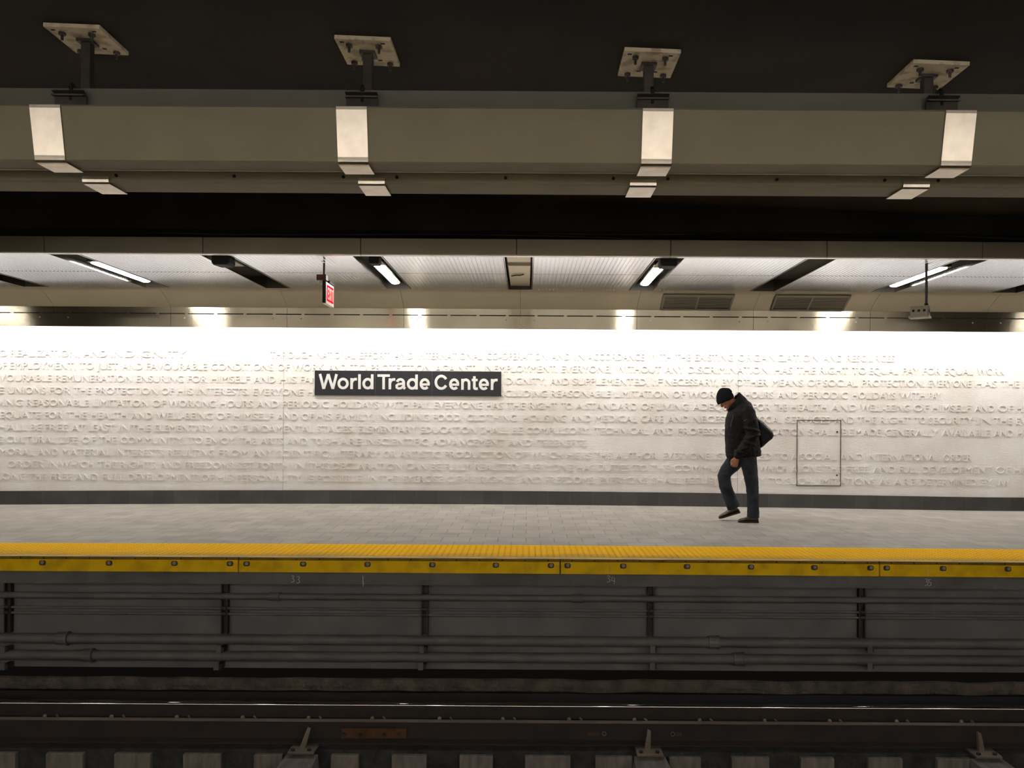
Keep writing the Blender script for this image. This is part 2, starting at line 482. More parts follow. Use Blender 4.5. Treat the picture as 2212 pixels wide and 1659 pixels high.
# shallow downstand and hairline marks on the soffit at the right edge
bm = BM(); prism(bm, [(8.9, H + 2.02), (9.1, H + 1.99), (9.1, H + 2.6), (8.9, H + 2.6)], XL, XR)
struct('trim_6', bm, M['dark'])
# closing boards above both false ceilings
struct('trim_3', boxbm(XL, XR, VAL + 0.03, WALL, 3.105, 3.13), M['white'])
struct('light_stop_valance', boxbm(XL, XR, VAL + 0.031, VAL + 0.045, H + 1.50, 3.105), M['white'])  # unseen board added to keep washer light out of the space above the cove
struct('light_stop_ceiling', boxbm(XL, XR, CEILB + 0.001, CEILB + 0.02, ZC + 0.012, ZC + 0.2), M['black'])  # unseen strip added to block light leaking through the flute grooves
struct('trim_4', boxbm(XL, XR, -3.73, -2.91, 3.105, 3.13), M['white'])

# near platform false ceiling and valance (behind the camera; seen only in reflections)
bm = BM()
box(bm, XL, XR, -2.47, -0.10, ZC, ZC + 0.02)
box(bm, XL, XR, -0.10, -0.08, ZC, ZC + 0.17)
struct('ceiling', bm, M['cove'])
bm = BM(); prism(bm, [(-2.47, ZC), (-2.86, ZC - 0.20), (-2.88, ZC - 0.485), (-2.90, ZC - 0.485), (-2.89, ZC + 0.02), (-2.47, ZC + 0.02)], XL, XR)
struct('trim_5', bm, M['cove'])

# ------------------------------------------------------------------ inscription on the far wall
ROWS = [
 [("TO", -20), ("REALIZATION,", 23), ("AND", 180), ("IN", 240), ("DIGNITY", 270), ("THROUGH", 583), ("NATIONAL", 684), ("EFFORT", 776), ("AND", 850), ("INTERNATIONAL", 902), ("CO-OPERATION", 1050), ("AND", 1190), ("IN", 1240), ("ACCORDANCE", 1268), ("WITH", 1400), ("THE", 1458), ("EXISTING", 1500), ("ORGANIZATION", 1592), ("AND", 1776), ("RESOURCES", 1828), (None, 1941)],
 [("OF", -10), ("EMPLOYMENT,", 21), ("TO", 172), ("JUST", 209), ("AND", 264), ("FAVOURABLE", 316), ("CONDITIONS", 456), ("OF", 599), ("WORK", 632), ("AND", 709), ("TO", 756), ("PROTECTION", 800), ("AGAINST", 939), ("UNEMPLOYMENT.", 1035), ("EVERYONE,", 1212), ("WITHOUT", 1329), ("ANY", 1436), ("DISCRIMINATION,", 1486), ("HAS", 1672), ("THE", 1720), ("RIGHT", 1770), ("TO", 1840), ("EQUAL", 1877), ("PAY", 1949), ("FOR", 1993), ("EQUAL", 2040), ("WORK", 2110), (None, 2178)],
 [("FAVOURABLE", -25), ("REMUNERATION", 120), ("ENSURING", 294), ("FOR", 405), ("HIMSELF", 456), ("AND", 548), ("HIS", 604), ("FAMILY", 649), ("AN", 725), ("EXISTENCE", 765), ("WORTHY", 890), ("OF", 975), ("HUMAN", 1005), ("DIGNITY,", 1093), ("AND", 1188), ("SUPPLEMENTED,", 1237), ("IF", 1409), ("NECESSARY,", 1436), ("BY", 1559), ("OTHER", 1589), ("MEANS", 1667), ("OF", 1743), ("SOCIAL", 1778), ("PROTECTION.", 1861), ("EVERYONE", 2005), ("HAS", 2106), ("THE", 2162), ("RIGHT", 2210), (None, 2275)],
 [("TRADE", -75), ("UNIONS", 18), ("FOR", 107), ("THE", 160), ("PROTECTION", 206), ("OF", 349), ("HIS", 383), ("INTERESTS.", 425), ("EVERYONE", 547), ("HAS", 664), ("THE", 712), ("RIGHT", 758), ("TO", 830), ("REST", 868), ("AND", 930), ("LEISURE,", 980), ("INCLUDING", 1070), ("REASONABLE", 1190), ("LIMITATION", 1328), ("OF", 1453), ("WORKING", 1486), ("HOURS", 1609), ("AND", 1679), ("PERIODIC", 1733), ("HOLIDAYS", 1840), ("WITH", 1943), ("PAY", 2007), (None, 2040)],
 [("INCLUDING", -90), ("REASONABLE", 58), ("LIMITATION", 201), ("OF", 329), ("WORKING", 365), ("HOURS", 475), ("AND", 555), ("PERIODIC", 610), ("HOLIDAYS", 719), ("WITH", 827), ("PAY.", 892), ("EVERYONE", 938), ("HAS", 1050), ("THE", 1095), ("RIGHT", 1143), ("TO", 1212), ("A", 1242), ("STANDARD", 1265), ("OF", 1385), ("LIVING", 1418), ("ADEQUATE", 1497), ("FOR", 1626), ("THE", 1673), ("HEALTH", 1708), ("AND", 1795), ("WELL-BEING", 1859), ("OF", 1973), ("HIMSELF", 2013), ("AND", 2105), ("OF", 2156), ("HIS", 2195), (None, 2232)],
 [("ADEQUATE", -35), ("FOR", 97), ("THE", 144), ("HEALTH", 197), ("AND", 284), ("WELL-BEING", 338), ("OF", 468), ("HIMSELF", 505), ("AND", 599), ("OF", 652), ("HIS", 684), ("FAMILY,", 725), ("INCLUDING", 817), ("FOOD,", 936), ("CLOTHING,", 1008), ("HOUSING", 1130), ("AND", 1232), ("MEDICAL", 1286), ("CARE", 1385), ("AND", 1442), ("NECESSARY", 1496), ("SOCIAL", 1632), ("SERVICES", 1697), ("AND", 1802), ("THE", 1853), ("RIGHT", 1901), ("TO", 1976), ("SECURITY", 2006), ("IN", 2110), ("THE", 2147), ("EVENT", 2195), (None, 2262)],
 [("SHALL", -15), ("BE", 67), ("FREE", 97), ("AT", 155), ("LEAST", 191), ("IN", 256), ("THE", 284), ("ELEMENTARY", 335), ("AND", 470), ("FUNDAMENTAL", 525), ("STAGES.", 686), ("ELEMENTARY", 774), ("EDUCATION", 909), ("SHALL", 1038), ("BE", 1106), ("COMPULSORY.", 1137), ("TECHNICAL", 1284), ("AND", 1409), ("PROFESSIONAL", 1464), ("EDUCATION", 1626), ("SHALL", 1747), ("BE", 1819), ("MADE", 1848), ("GENERALLY", 1912), ("AVAILABLE", 2035), ("AND", 2147), ("HIGHER", 2197), (None, 2275)],
 [("IN", -70), ("THE", -35), ("CULTURAL", 15), ("LIFE", 130), ("OF", 177), ("THE", 214), ("COMMUNITY,", 261), ("TO", 408), ("ENJOY", 445), ("THE", 517), ("ARTS", 563), ("AND", 621), ("TO", 673), ("SHARE", 703), ("IN", 790), ("SCIENTIFIC", 814), ("ADVANCEMENT", 934), ("AND", 1098), ("ITS", 1158), ("BENEFITS", 1187), (None, 1276)],
 [("MORAL", 0), ("AND", 82), ("MATERIAL", 135), ("INTERESTS", 249), ("RESULTING", 363), ("FROM", 472), ("ANY", 547), ("SCIENTIFIC,", 599), ("LITERARY", 722), ("OR", 829), ("ARTISTIC", 863), ("PRODUCTION", 961), ("OF", 1113), ("WHICH", 1145), ("HE", 1224), ("IS", 1260), ("THE", 1284), ("AUTHOR.", 1330), ("EVERYONE", 1433), ("IS", 1542), ("ENTITLED", 1568), ("TO", 1675), ("A", 1710), ("SOCIAL", 1729), ("AND", 1815), ("INTERNATIONAL", 1873), ("ORDER", 2038), (None, 2108)],
 [("ORDER", 17), ("IN", 104), ("WHICH", 130), ("THE", 212), ("RIGHTS", 261), ("AND", 346), ("FREEDOMS", 400), ("SET", 513), ("FORTH", 557), ("IN", 632), ("THIS", 667), ("DECLARATION", 720), ("CAN", 878), ("BE", 931), ("FULLY", 961), ("REALIZED.", 1026), ("EVERYONE", 1133), ("HAS", 1247), ("DUTIES", 1292), ("TO", 1368), ("THE", 1406), ("COMMUNITY", 1456), ("IN", 1618), ("WHICH", 1640), ("ALONE", 1710), ("THE", 1782), ("FREE", 1828), ("AND", 1886), ("FULL", 1943), ("DEVELOPMENT", 1993), ("OF", 2152), ("HIS", 2191), (None, 2230)],
 [("ALONE", -22), ("THE", 63), ("FREE", 110), ("AND", 164), ("FULL", 222), ("DEVELOPMENT", 278), ("OF", 436), ("HIS", 470), ("PERSONALITY", 513), ("IS", 660), ("POSSIBLE.", 686), ("IN", 795), ("THE", 821), ("EXERCISE", 871), ("OF", 966), ("HIS", 1003), ("RIGHTS", 1036), ("AND", 1125), ("FREEDOMS,", 1179), ("EVERYONE", 1297), ("SHALL", 1409), ("BE", 1480), ("SUBJECT", 1503), ("ONLY", 1602), ("TO", 1661), ("SUCH", 1699), ("LIMITATIONS", 1761), ("AS", 1900), ("ARE", 1931), ("DETERMINED", 1987), ("BY", 2119), ("LAW", 2152), (None, 2190)],
]
def word_mesh(s, cache={}):
    if s not in cache:
        cu = D.curves.new('w', 'FONT'); cu.body = s; cu.size = 1.0; cu.resolution_u = 3; cu.extrude = 0.0; cu.fill_mode = 'FRONT'
        o = D.objects.new('w', cu); COL.objects.link(o)
        bpy.context.view_layer.update()
        me = D.meshes.new_from_object(o.evaluated_get(bpy.context.evaluated_depsgraph_get()))
        D.objects.remove(o); D.curves.remove(cu)
        cache[s] = me
    return cache[s]
hme = word_mesh("H"); CAP = max(v.co.y for v in hme.vertices) - min(v.co.y for v in hme.vertices)
def add_word(bm, s, x0, x1, zb, h, yf, depth):
    me = word_mesh(s)
    xs = [v.co.x for v in me.vertices]; a, b = min(xs), max(xs)
    sx = (x1 - x0) / (b - a); sz = h / CAP
    tmp = bmesh.new(); tmp.from_mesh(me)
    bmesh.ops.remove_doubles(tmp, verts=tmp.verts, dist=1e-5)
    for v in tmp.verts: v.co = Vector((x0 + (v.co.x - a) * sx, yf + depth, zb + v.co.y * sz))
    r = bmesh.ops.extrude_face_region(tmp, geom=list(tmp.faces))
    for v in r['geom']:
        if isinstance(v, bmesh.types.BMVert): v.co.y -= depth
    bmesh.ops.recalc_face_normals(tmp, faces=tmp.faces)
    m2 = D.meshes.new('t'); tmp.to_mesh(m2); tmp.free()
    bm.from_mesh(m2); D.meshes.remove(m2)
LET_H = 0.100
for r, row in enumerate(ROWS):
    bm = BM()
    zc = Z_(100, 763.5 + 26.6 * r, WALL)
    for (s, a), (_, b) in zip(row, row[1:]):
        gap = 9 if len(s) > 2 else 7
        if b - a < 30: gap = 5
        if s is None: continue
        # the gap in the row where the sign hangs is covered by the sign itself
        x0, x1 = X_(a, CY, WALL), X_(b - gap, CY, WALL)
        nat = len(s) * 0.105
        x1 = min(x1, x0 + nat * 1.25)
        add_word(bm, s, x0, x1, zc - LET_H / 2, LET_H, WALL - 0.0090, 0.012)
    o = build('relief_lettering', bm, M['marble'], wall, recalc=False)
bm = BM()
for px in (612, 1594):
    x = X_(px, 920, WALL); box(bm, x - 0.0025, x + 0.0025, WALL - 0.002, WALL + 0.01, ZBT, 3.0)
build('expansion_joint', bm, M['joint'], wall)

# access panel outline in the wall
ap = empty('access_panel', (X_(1768, 1050, WALL), WALL, Z_(1768, 1050, WALL)), 'flush marble access panel with a thin dark outline, right of the walking man', 'panel')
aw, ah = 96 * WALL / F / 2, 143 * WALL / F
bm = BM()
for (a, b, c, d) in ((-aw, -aw + .011, 0, ah), (aw - .011, aw, 0, ah), (-aw, aw, 0, .011), (-aw, aw, ah - .011, ah)):
    box(bm, a, b, -0.010, 0.01, c, d)
build('frame', bm, M['groove'], ap)
for z in (ah * 0.82, ah * 0.165):
    bm = BM(); cyl(bm, (aw - 0.06, -0.013, z), (aw - 0.06, 0.004, z), 0.012, 12)
    build('lock', bm, M['black'], ap)

# ------------------------------------------------------------------ station name sign
S5 = 5.267
YS = WALL - 0.024
def sg(x, y): return (X_(670 + x / S5, 790 + 75 / 2, YS) , Z_(880, 790 + y / S5, YS))
sign = empty('station_sign', (X_(881, 827, YS), YS, Z_(881, 827, YS)), 'long black sign with white letters reading World Trade Center on the marble wall', 'sign')
inv = Vector(sign.location)
def local_bm(bm):
    bmesh.ops.translate(bm, verts=bm.verts, vec=-inv); return bm
cuts = [50, 740, 1387, 2175]
for a, b in zip(cuts, cuts[1:]):
    xa, zt = sg(a + 1.2, 60); xb, zb = sg(b - 1.2, 342)
    bm = BM(); box(bm, xa, xb, YS, YS + 0.022, zb, zt, bev=0.0015)
    build('sign_panel', local_bm(bm), M['signblack'], sign)
for a in cuts[1:3]:
    xa, zt = sg(a - 1.6, 61); xb, zb = sg(a + 1.6, 341)
    build('divider', local_bm(boxbm(xa, xb, YS - 0.0005, YS + 0.01, zb, zt)), M['divider'], sign)
def strokes_word(name, strokes, sw=30):
    bm = BM()
    k = WALL / F / S5
    for si, st in enumerate(strokes):
        wd = sw; pts = st
        if isinstance(st, dict): wd = st['w']; pts = st['p']
        ribbon(bm, [sg(*p) for p in pts], wd * YS / F / S5, YS - 0.0015 - 0.00015 * si, YS + 0.001)
    return build(name, local_bm(bm), M['signwhite'], sign)
def ring(cx, cy, rx, ry, a0=0, a1=360, n=28): return arc(cx, cy, rx, -ry, a0, a1, n)
def g_o(cx): return [ring(cx, 207, 49, 51)]
def g_r(x, x2): return [[(x, 145), (x, 270)], ring(x + 47, 207, 46, 51, 178, 100, 8) + [(x2, 157)]]
def g_d(cx, xs): return [ring(cx, 207, 47, 51), [(xs, 100), (xs, 270)]]
def g_e(x0, x1):
    c = (x0 + x1) / 2; r = (x1 - x0) / 2 - 15.5
    return [{'w': 26, 'p': [(x0 + 14, 212), (x1 - 3, 212)]}, ring(c, 207, r, 51, -4, 318, 26)]
strokes_word('sign_word', [{'w': 30, 'p': [(111, 100), (155, 270)]}, {'w': 30, 'p': [(155, 268), (206, 101)]}, {'w': 30, 'p': [(206, 101), (258, 268)]}, {'w': 30, 'p': [(258, 270), (300, 100)]}]
             + g_o(375) + g_r(472, 532) + [[(561, 100), (561, 270)]] + g_d(656, 706))
strokes_word('sign_word', [{'w': 29, 'p': [(765, 114), (907, 114)]}, [(836, 114), (836, 270)]] + g_r(907, 968)
             + [ring(1027, 195, 38, 39, 165, 0, 12) + [(1065, 205), (1066, 250), (1082, 262)], {'w': 27, 'p': [(1064, 198), (1040, 206), (1003, 211), (984, 226), (985, 248), (1003, 259), (1030, 257), (1052, 242), (1064, 222)]}]
             + g_d(1162, 1210) + g_e(1245, 1363))
strokes_word('sign_word', [ring(1492, 186, 62, 71, 30, 330, 28)] + g_e(1580, 1697)
             + [[(1733, 145), (1733, 270)], ring(1771, 192, 37, 36, 180, 0, 12) + [(1808, 270)]]
             + [[(1868, 115), (1868, 245)] + [(1873, 254), (1884, 257), (1908, 256)], {'w': 27, 'p': [(1838, 158), (1906, 158)]}]
             + g_e(1918, 2035) + g_r(2070, 2133))

# ------------------------------------------------------------------ platform edge
bm = BM(); slab(bm, XL, XR, 80, 7.90, 8.62, lambda x, y: hump(x, y) + 0.004, lambda x, y: hump(x, y) + 0.001)
nd = int((XR - XL) / 0.06)
for i in range(nd):
    x = XL + 0.03 + i * 0.06
    if abs(x) > 8.2: continue
    for j in range(11):
        y = 7.945 + j * 0.062
        z = hump(x, y) + 0.004
        a = [bm.verts.new((x + 0.013 * math.cos(q * PI / 3), y + 0.013 * math.sin(q * PI / 3), z)) for q in range(6)]
        b = [bm.verts.new((x + 0.008 * math.cos(q * PI / 3), y + 0.008 * math.sin(q * PI / 3), z + 0.0035)) for q in range(6)]
        for q in range(6): bm.faces.new((a[q], a[(q + 1) % 6], b[(q + 1) % 6], b[q]))
        bm.faces.new(b)
o = build('tactile_strip', bm, M['yellow']); tag(o, 'bright yellow tactile warning strip of small domes along the grey platform edge', 'tactile strip')
bm = BM(); slab(bm, XL, XR, 80, EDGE + 0.005, 7.895, lambda x, y: hump(x, y) + 0.0045, lambda x, y: hump(x, y) + 0.0015)
tag(build('edge_nosing', bm, M['worn']), 'worn brown and yellow nosing strip between the yellow domes and the edge boards', 'nosing strip')

joints = [-180, 515, 1210, 1900, 2590]
bolts = [[-162, -45, 92, 236, 377, 497], [533, 655, 794, 934, 1071, 1190], [1226, 1346, 1484, 1622, 1759, 1880], [1915, 2037, 2177, 2318, 2455, 2572]]
blab = ['yellow platform edge board at the far left, its right end left of the chalked 33',
        'yellow platform edge board marked by the chalk line above the number 33',
        'yellow platform edge board below the walking man, above the chalked 34',
        'yellow platform edge board at the far right above the chalked 35']
bolt_proto = None; nail_proto = None
for k in range(4):
    xa, xb = X_(joints[k], 1228, EDGE) + 0.006, X_(joints[k + 1], 1228, EDGE) - 0.006
    r = empty('edge_board', ((xa + xb) / 2, EDGE, -0.137), blab[k], 'edge board', 'yellow boards along the platform edge')
    L_ = (xb - xa) / 2; xm = (xa + xb) / 2
    z0 = hump(xm, EDGE)
    def hl(dx): return hump(xm + dx, EDGE)
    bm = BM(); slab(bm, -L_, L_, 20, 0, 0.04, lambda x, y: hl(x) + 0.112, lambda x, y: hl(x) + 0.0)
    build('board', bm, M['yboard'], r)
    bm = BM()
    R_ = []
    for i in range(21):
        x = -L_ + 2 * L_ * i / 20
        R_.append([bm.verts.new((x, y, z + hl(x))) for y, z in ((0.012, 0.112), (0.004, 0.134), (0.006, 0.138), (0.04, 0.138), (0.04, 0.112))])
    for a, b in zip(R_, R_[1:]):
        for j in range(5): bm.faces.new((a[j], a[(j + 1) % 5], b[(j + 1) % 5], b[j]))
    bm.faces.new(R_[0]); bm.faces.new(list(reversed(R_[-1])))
    build('top_rebate', bm, M['yshade'], r)
    for px in bolts[k]:
        x = X_(px, 1222, EDGE) - xm; z = hl(x) + 0.079
        if bolt_proto is None:
            bm = BM()
            # oblong slotted washer with a dark rim
            n = 20
            out = [(0.030 * math.copysign(abs(math.cos(2 * PI * q / n)) ** 0.6, math.cos(2 * PI * q / n)), 0.024 * math.copysign(abs(math.sin(2 * PI * q / n)) ** 0.7, math.sin(2 * PI * q / n))) for q in range(n)]
            prism(bm, out, -0.006, 0.002, axis='y')
            bolt_proto = build('bolt', bm, M['washer'], r)
            bm = BM(); cyl(bm, (0.003, -0.016, 0.004), (0.003, -0.005, 0.004), 0.017, 8)
            build('bolt_head', bm, M['clip'], bolt_proto)
            b_ = bolt_proto
        else:
            b_ = copy_tree(bolt_proto, r)
        b_.location = (x, 0, z)
    nn = 14
    for i in range(nn):
        x = -L_ + (i + 0.5) * 2 * L_ / nn
        if nail_proto is None:
            bm = BM(); cyl(bm, (0, -0.002, 0), (0, 0.008, 0), 0.007, 8); nail_proto = build('nail', bm, M['black'], r); nb = nail_proto
        else: nb = copy_tree(nail_proto, r)
        nb.location = (x, 0.004, hl(x) + 0.125)

# chalk numbers and tally marks on the slab face
def chalk(name, segs, lab, wpx=1.3):
    y = EDGE + 0.04
    bm = BM()
    for s in segs:
        dd = EDGE if s[0][1] < 1242 else y
        ribbon(bm, [(X_(px, py, dd), Z_(px, py, dd)) for px, py in s], wpx * dd / F, dd - 0.0015, dd + 0.001)
    tag(build(name, bm, M['chalk']), lab, 'chalk mark')
def three(x, y, s=1.0, lean=0.0): return [(x - 3 * s, y - 7 * s), (x + 2 * s, y - 7.5 * s), (x + 3 * s, y - 5 * s), (x, y - 1.5 * s), (x + 3 * s, y + 1 * s), (x + 3.5 * s, y + 4 * s), (x + 1 * s, y + 6 * s), (x - 3 * s, y + 6.5 * s)]
chalk('chalk_number', [three(632, 1251), three(644, 1253), [(628, 1220), (631, 1234)]], 'handwritten chalk 33 below the yellow edge board, lower left of the black sign')
chalk('chalk_number', [three(1314, 1251), [(1323, 1246), (1321, 1254), (1329, 1256)], [(1327, 1247), (1327, 1262)], [(1317, 1222), (1318, 1237)]], 'handwritten chalk 34 below the yellow edge board, right of centre')
chalk('chalk_number', [three(2001, 1258), [(2011, 1252), (2007, 1252), (2006, 1257), (2011, 1259), (2011, 1264), (2005, 1265)], [(2003, 1228), (2006, 1243)]], 'handwritten chalk 35 below the yellow edge board, far right')
chalk('chalk_line', [[(784, 1244), (784, 1254), (785, 1267)]], 'short vertical chalk line on the grey slab right of the chalked 33', 2.0)

# ------------------------------------------------------------------ conduits and struts under the platform
def conduit(py, r, y, coup, lab, pos_couple_len=0.10, rc=1.28):
    z = H - (py - CY) * y / F
    root = empty('conduit', (0, y, z), lab, 'conduit', 'conduits on the trackside wall')
    bm = BM(); tube(bm, [(XL, 0, 0), (XR, 0, 0)], [r, r], 14)
    build('pipe', bm, M['pipe'], root, True)
    for px in coup:
        x = X_(px, py, y)
        bm = BM(); tube(bm, [(x - pos_couple_len / 2, 0, 0), (x + pos_couple_len / 2, 0, 0)], [r * rc, r * rc], 14)
        tube(bm, [(x + pos_couple_len / 2 - 0.012, 0, 0), (x + pos_couple_len / 2 + 0.004, 0, 0)], [r * rc * 1.12, r * rc * 1.12], 14)
        build('coupling', bm, M['pipe'], root)
    return z
conduit(1292, 0.030, 7.93, [592, 1246], 'grey conduit running highest on the wall below the yellow edge')
conduit(1318, 0.013, 7.965, [], 'upper of the two thin grey conduits on the wall under the platform')
conduit(1330, 0.013, 7.965, [], 'lower of the two thin grey conduits on the wall under the platform')
conduit(1385, 0.047, 7.92, [137, 1541], 'thick grey conduit, upper of the two fat ones low under the platform')
conduit(1421, 0.047, 7.92, [190, 1595], 'thick grey conduit running lowest, just above the dark track ledge')
spx = [20, 487, 918, 1405, 1860]
proto = None
slabs_ = ['at the far left edge', 'below the left joint of the edge boards', 'below the middle of the platform edge', 'below the chalked 34 and to its right', 'below the right joint of the edge boards']
for i, px in enumerate(spx):
    x = X_(px, 1320, 7.98)
    if proto is None:
        zt, zb = -0.262, H - (1372 - CY) * 7.98 / F
        proto = empty('strut', (0, 7.98, zb))
        bm = BM()
        box(bm, -0.033, -0.020, -0.035, 0.02, 0, zt - zb); box(bm, 0.020, 0.033, -0.035, 0.02, 0, zt - zb); box(bm, -0.033, 0.033, 0.0, 0.02, 0, zt - zb)
        build('channel', bm, M['strut'], proto)
        for pz, rr in ((1292, 0.036), (1318, 0.018), (1330, 0.018)):
            zz = H - (pz - CY) * 7.95 / F - zb
            bm = BM(); tube(bm, [(-0.022, -0.03, zz), (0.022, -0.03, zz)], [(rr, rr + 0.004)] * 2, 12)
            build('pipe_clamp', bm, M['strut'], proto)
        s_ = proto
    else: s_ = copy_tree(proto)
    s_.location.x = x
    tag(s_, 'dark vertical strut holding the thin conduits, ' + slabs_[i], 'strut', 'vertical struts under the platform')
proto = None
n_ = 0
for i, (pa, pb) in enumerate(zip([8, 474, 911, 1409, 1877], [8, 469, 909, 1408, 1877])):
    for px, py, wh in ((pa, 1402, 'between the two fat conduits'), (pb, 1438, 'below the lowest conduit')):
        x = X_(px, py, 7.9); z = Z_(px, py, 7.9) + RHO * (px - CX) * 7.9 / F * 0
        if proto is None:
            proto = empty('pipe_bracket', (0, 0, 0))
            build('tab', boxbm(-0.025, 0.025, -0.025, -0.005, -0.036, 0.036, bev=0.003), M['pipe'], proto)
            build('arm', boxbm(0.006, 0.045, -0.005, 0.09, -0.03, 0.02), M['strut'], proto)
            s_ = proto
        else: s_ = copy_tree(proto)
        s_.location = (x, 7.895, z)
        tag(s_, 'small grey pipe bracket ' + wh + ', ' + ORD[i] + ' from the left', 'bracket', 'pipe brackets under the platform')

# ------------------------------------------------------------------ track
ZRH = H - (1519.5 - CY) * 7.1 / F
def rail_profile(hh, head=0.068, foot=0.135, web=0.018):
    return [(-foot / 2, 0), (foot / 2, 0), (foot / 2, 0.012), (web / 2, 0.032), (web / 2, hh - 0.045), (head / 2, hh - 0.036), (head / 2, hh - 0.008), (head / 2 - 0.010, hh), (-head / 2 + 0.010, hh), (-head / 2, hh - 0.008), (-head / 2, hh - 0.036), (-web / 2, hh - 0.045), (-web / 2, 0.032), (-foot / 2, 0.012)]
rr = empty('running_rail', (0, 7.1, ZRH - 0.16), 'rusty steel running rail with a thin shining head, along the ledge', 'rail')
bm = BM(); prism(bm, rail_profile(0.16), XL, XR); build('rail_body', bm, M['rail'], rr)
bm = BM(); prism(bm, [(0.031, 0.145), (0.031, 0.158), (0.026, 0.1612), (-0.020, 0.1612), (-0.0245, 0.1600), (-0.029, 0.1583), (-0.0335, 0.1540), (-0.0355, 0.145)], XL, XR)
build('rail_head', bm, M['railtop'], rr, True)
zg = -1.345; hg = (1607 - 1561) * 6.85 / F
gr = empty('guard_rail', (0, 6.85, zg), 'brown rusted guard rail in front of the shining running rail', 'rail')
bm = BM(); prism(bm, rail_profile(hg, 0.075, 0.11, 0.02), XL, XR); build('rail_body', bm, M['guard'], gr)
build('worn_top', boxbm(XL, XR, -0.032, 0.03, hg, hg + 0.003), M['guardtop'], gr)
# joint plate with bolts
xa, xb = X_(738, 1585, 6.83), X_(879, 1585, 6.83)
jp = build('joint_plate', boxbm(xa, xb, -0.036, -0.008, 0.045, hg - 0.05, bev=0.003), M['rust'], gr)
for px in (743, 778, 830):
    x = X_(px, 1588, 6.81)
    bm = BM(); cyl(bm, (x, -0.055, 0.075), (x, -0.034, 0.075), 0.016, 6); build('bolt', bm, M['rail'], jp)
x = X_(861, 1587, 6.81); bm = BM(); cyl(bm, (x, -0.038, 0.082), (x, -0.034, 0.082), 0.016, 14); build('hole', bm, M['black'], jp)
for px in (1305, 1453):
    x = X_(px, 1585, 6.84); bm = BM()
    pts = [(x + 0.016 * math.cos(a * PI / 8), -0.016, 0.087 + 0.016 * math.sin(a * PI / 8)) for a in range(17)]
    tube(bm, pts, 0.004, 6)
    build('bolt_hole_rim', bm, M['tie'], gr)
for px, wv in ((1282, 26), (1466, 12)):
    x = X_(px, 1583, 6.84)
    build('rust_streak', boxbm(x - wv * 0.0038 / 2, x + wv * 0.0038 / 2, -0.0125, -0.009, 0.07, 0.10), M['rust'], gr)

# rail fasteners: pad, plate, two spring clips
cpx = [118, 261, 401, 542, 683, 820, 964, 1100, 1242, 1382, 1522, 1661, 1800, 1944, 2083]
xs_f = [X_(p, 1548, 7.05) for p in cpx]
proto = None
for i in range(-1, 16):
    x = xs_f[i] if 0 <= i < 15 else (xs_f[0] - 0.556 if i < 0 else xs_f[-1] + 0.556)
    if proto is None:
        proto = empty('rail_fastener', (0, 7.1, -1.345))
        build('concrete_pad', boxbm(-0.17, 0.17, -0.17, 0.17, 0, 0.062, bev=0.008), M['bed'], proto)
        build('base_plate', boxbm(-0.12, 0.12, -0.15, 0.15, 0.062, ZRH - 0.162 + 1.345), M['rail'], proto)
        for sx in (-0.052, 0.052):
            bm = BM()
            zt = ZRH - 0.16 + 1.345
            if sx < 0:
                tube(bm, [(sx, -0.105, zt - 0.02), (sx, -0.105, zt + 0.062)], [0.016, 0.016], 10)
                ball(bm, (sx, -0.105, zt + 0.062), 0.018, 10)
            else:
                tube(bm, [(sx - 0.016, -0.085, zt + 0.068), (sx, -0.095, zt + 0.058), (sx + 0.012, -0.10, zt + 0.02), (sx + 0.05, -0.10, zt + 0.004)], 0.009, 8)
            build('anchor_bolt' if sx < 0 else 'spring_clip', bm, M['clip'] if sx < 0 else M['tie'], proto)
        s_ = proto
    else: s_ = copy_tree(proto)
    s_.location.x = x
    tag(s_, 'rusty clip and bolt fastening the running rail' + (', %s from the left' % (ORD[i] if i < 10 else ['eleventh', 'twelfth', 'thirteenth', 'fourteenth', 'fifteenth'][i - 10]) if 0 <= i < 15 else (', just beyond the left edge' if i < 0 else ', just beyond the right edge')), 'rail fastener', 'fasteners along the running rail')

# ties: their pale ends stand in the face of the plinth
tpx = [(-2, 37), (103, 183), (250, 328), (398, 480), (550, 612), (716, 776), (847, 922), (993, 1065), (1134, 1232), (1286, 1366), (1444, 1513), (1579, 1660), (1728, 1800), (1873, 1947), (2022, 2096)]
for i, (pa, pb) in enumerate(tpx):
    xa, xb = X_(pa, 1640, 6.67), X_(pb, 1640, 6.67)
    x = (xa + xb) / 2; hw = (xb - xa) / 2
    s_ = build('railway_tie', boxbm(-hw, hw, 0, 0.05, 0, 0.24, bev=0.006), M['tie'])
    s_.location = (x, 6.64, -1.612)
    nm = (ORD + ['eleventh', 'twelfth', 'thirteenth', 'fourteenth', 'fifteenth'])[i]
    tag(s_, 'pale concrete tie end at the bottom of the photo, %s from the left' % nm, 'tie', 'concrete ties below the guard rail')

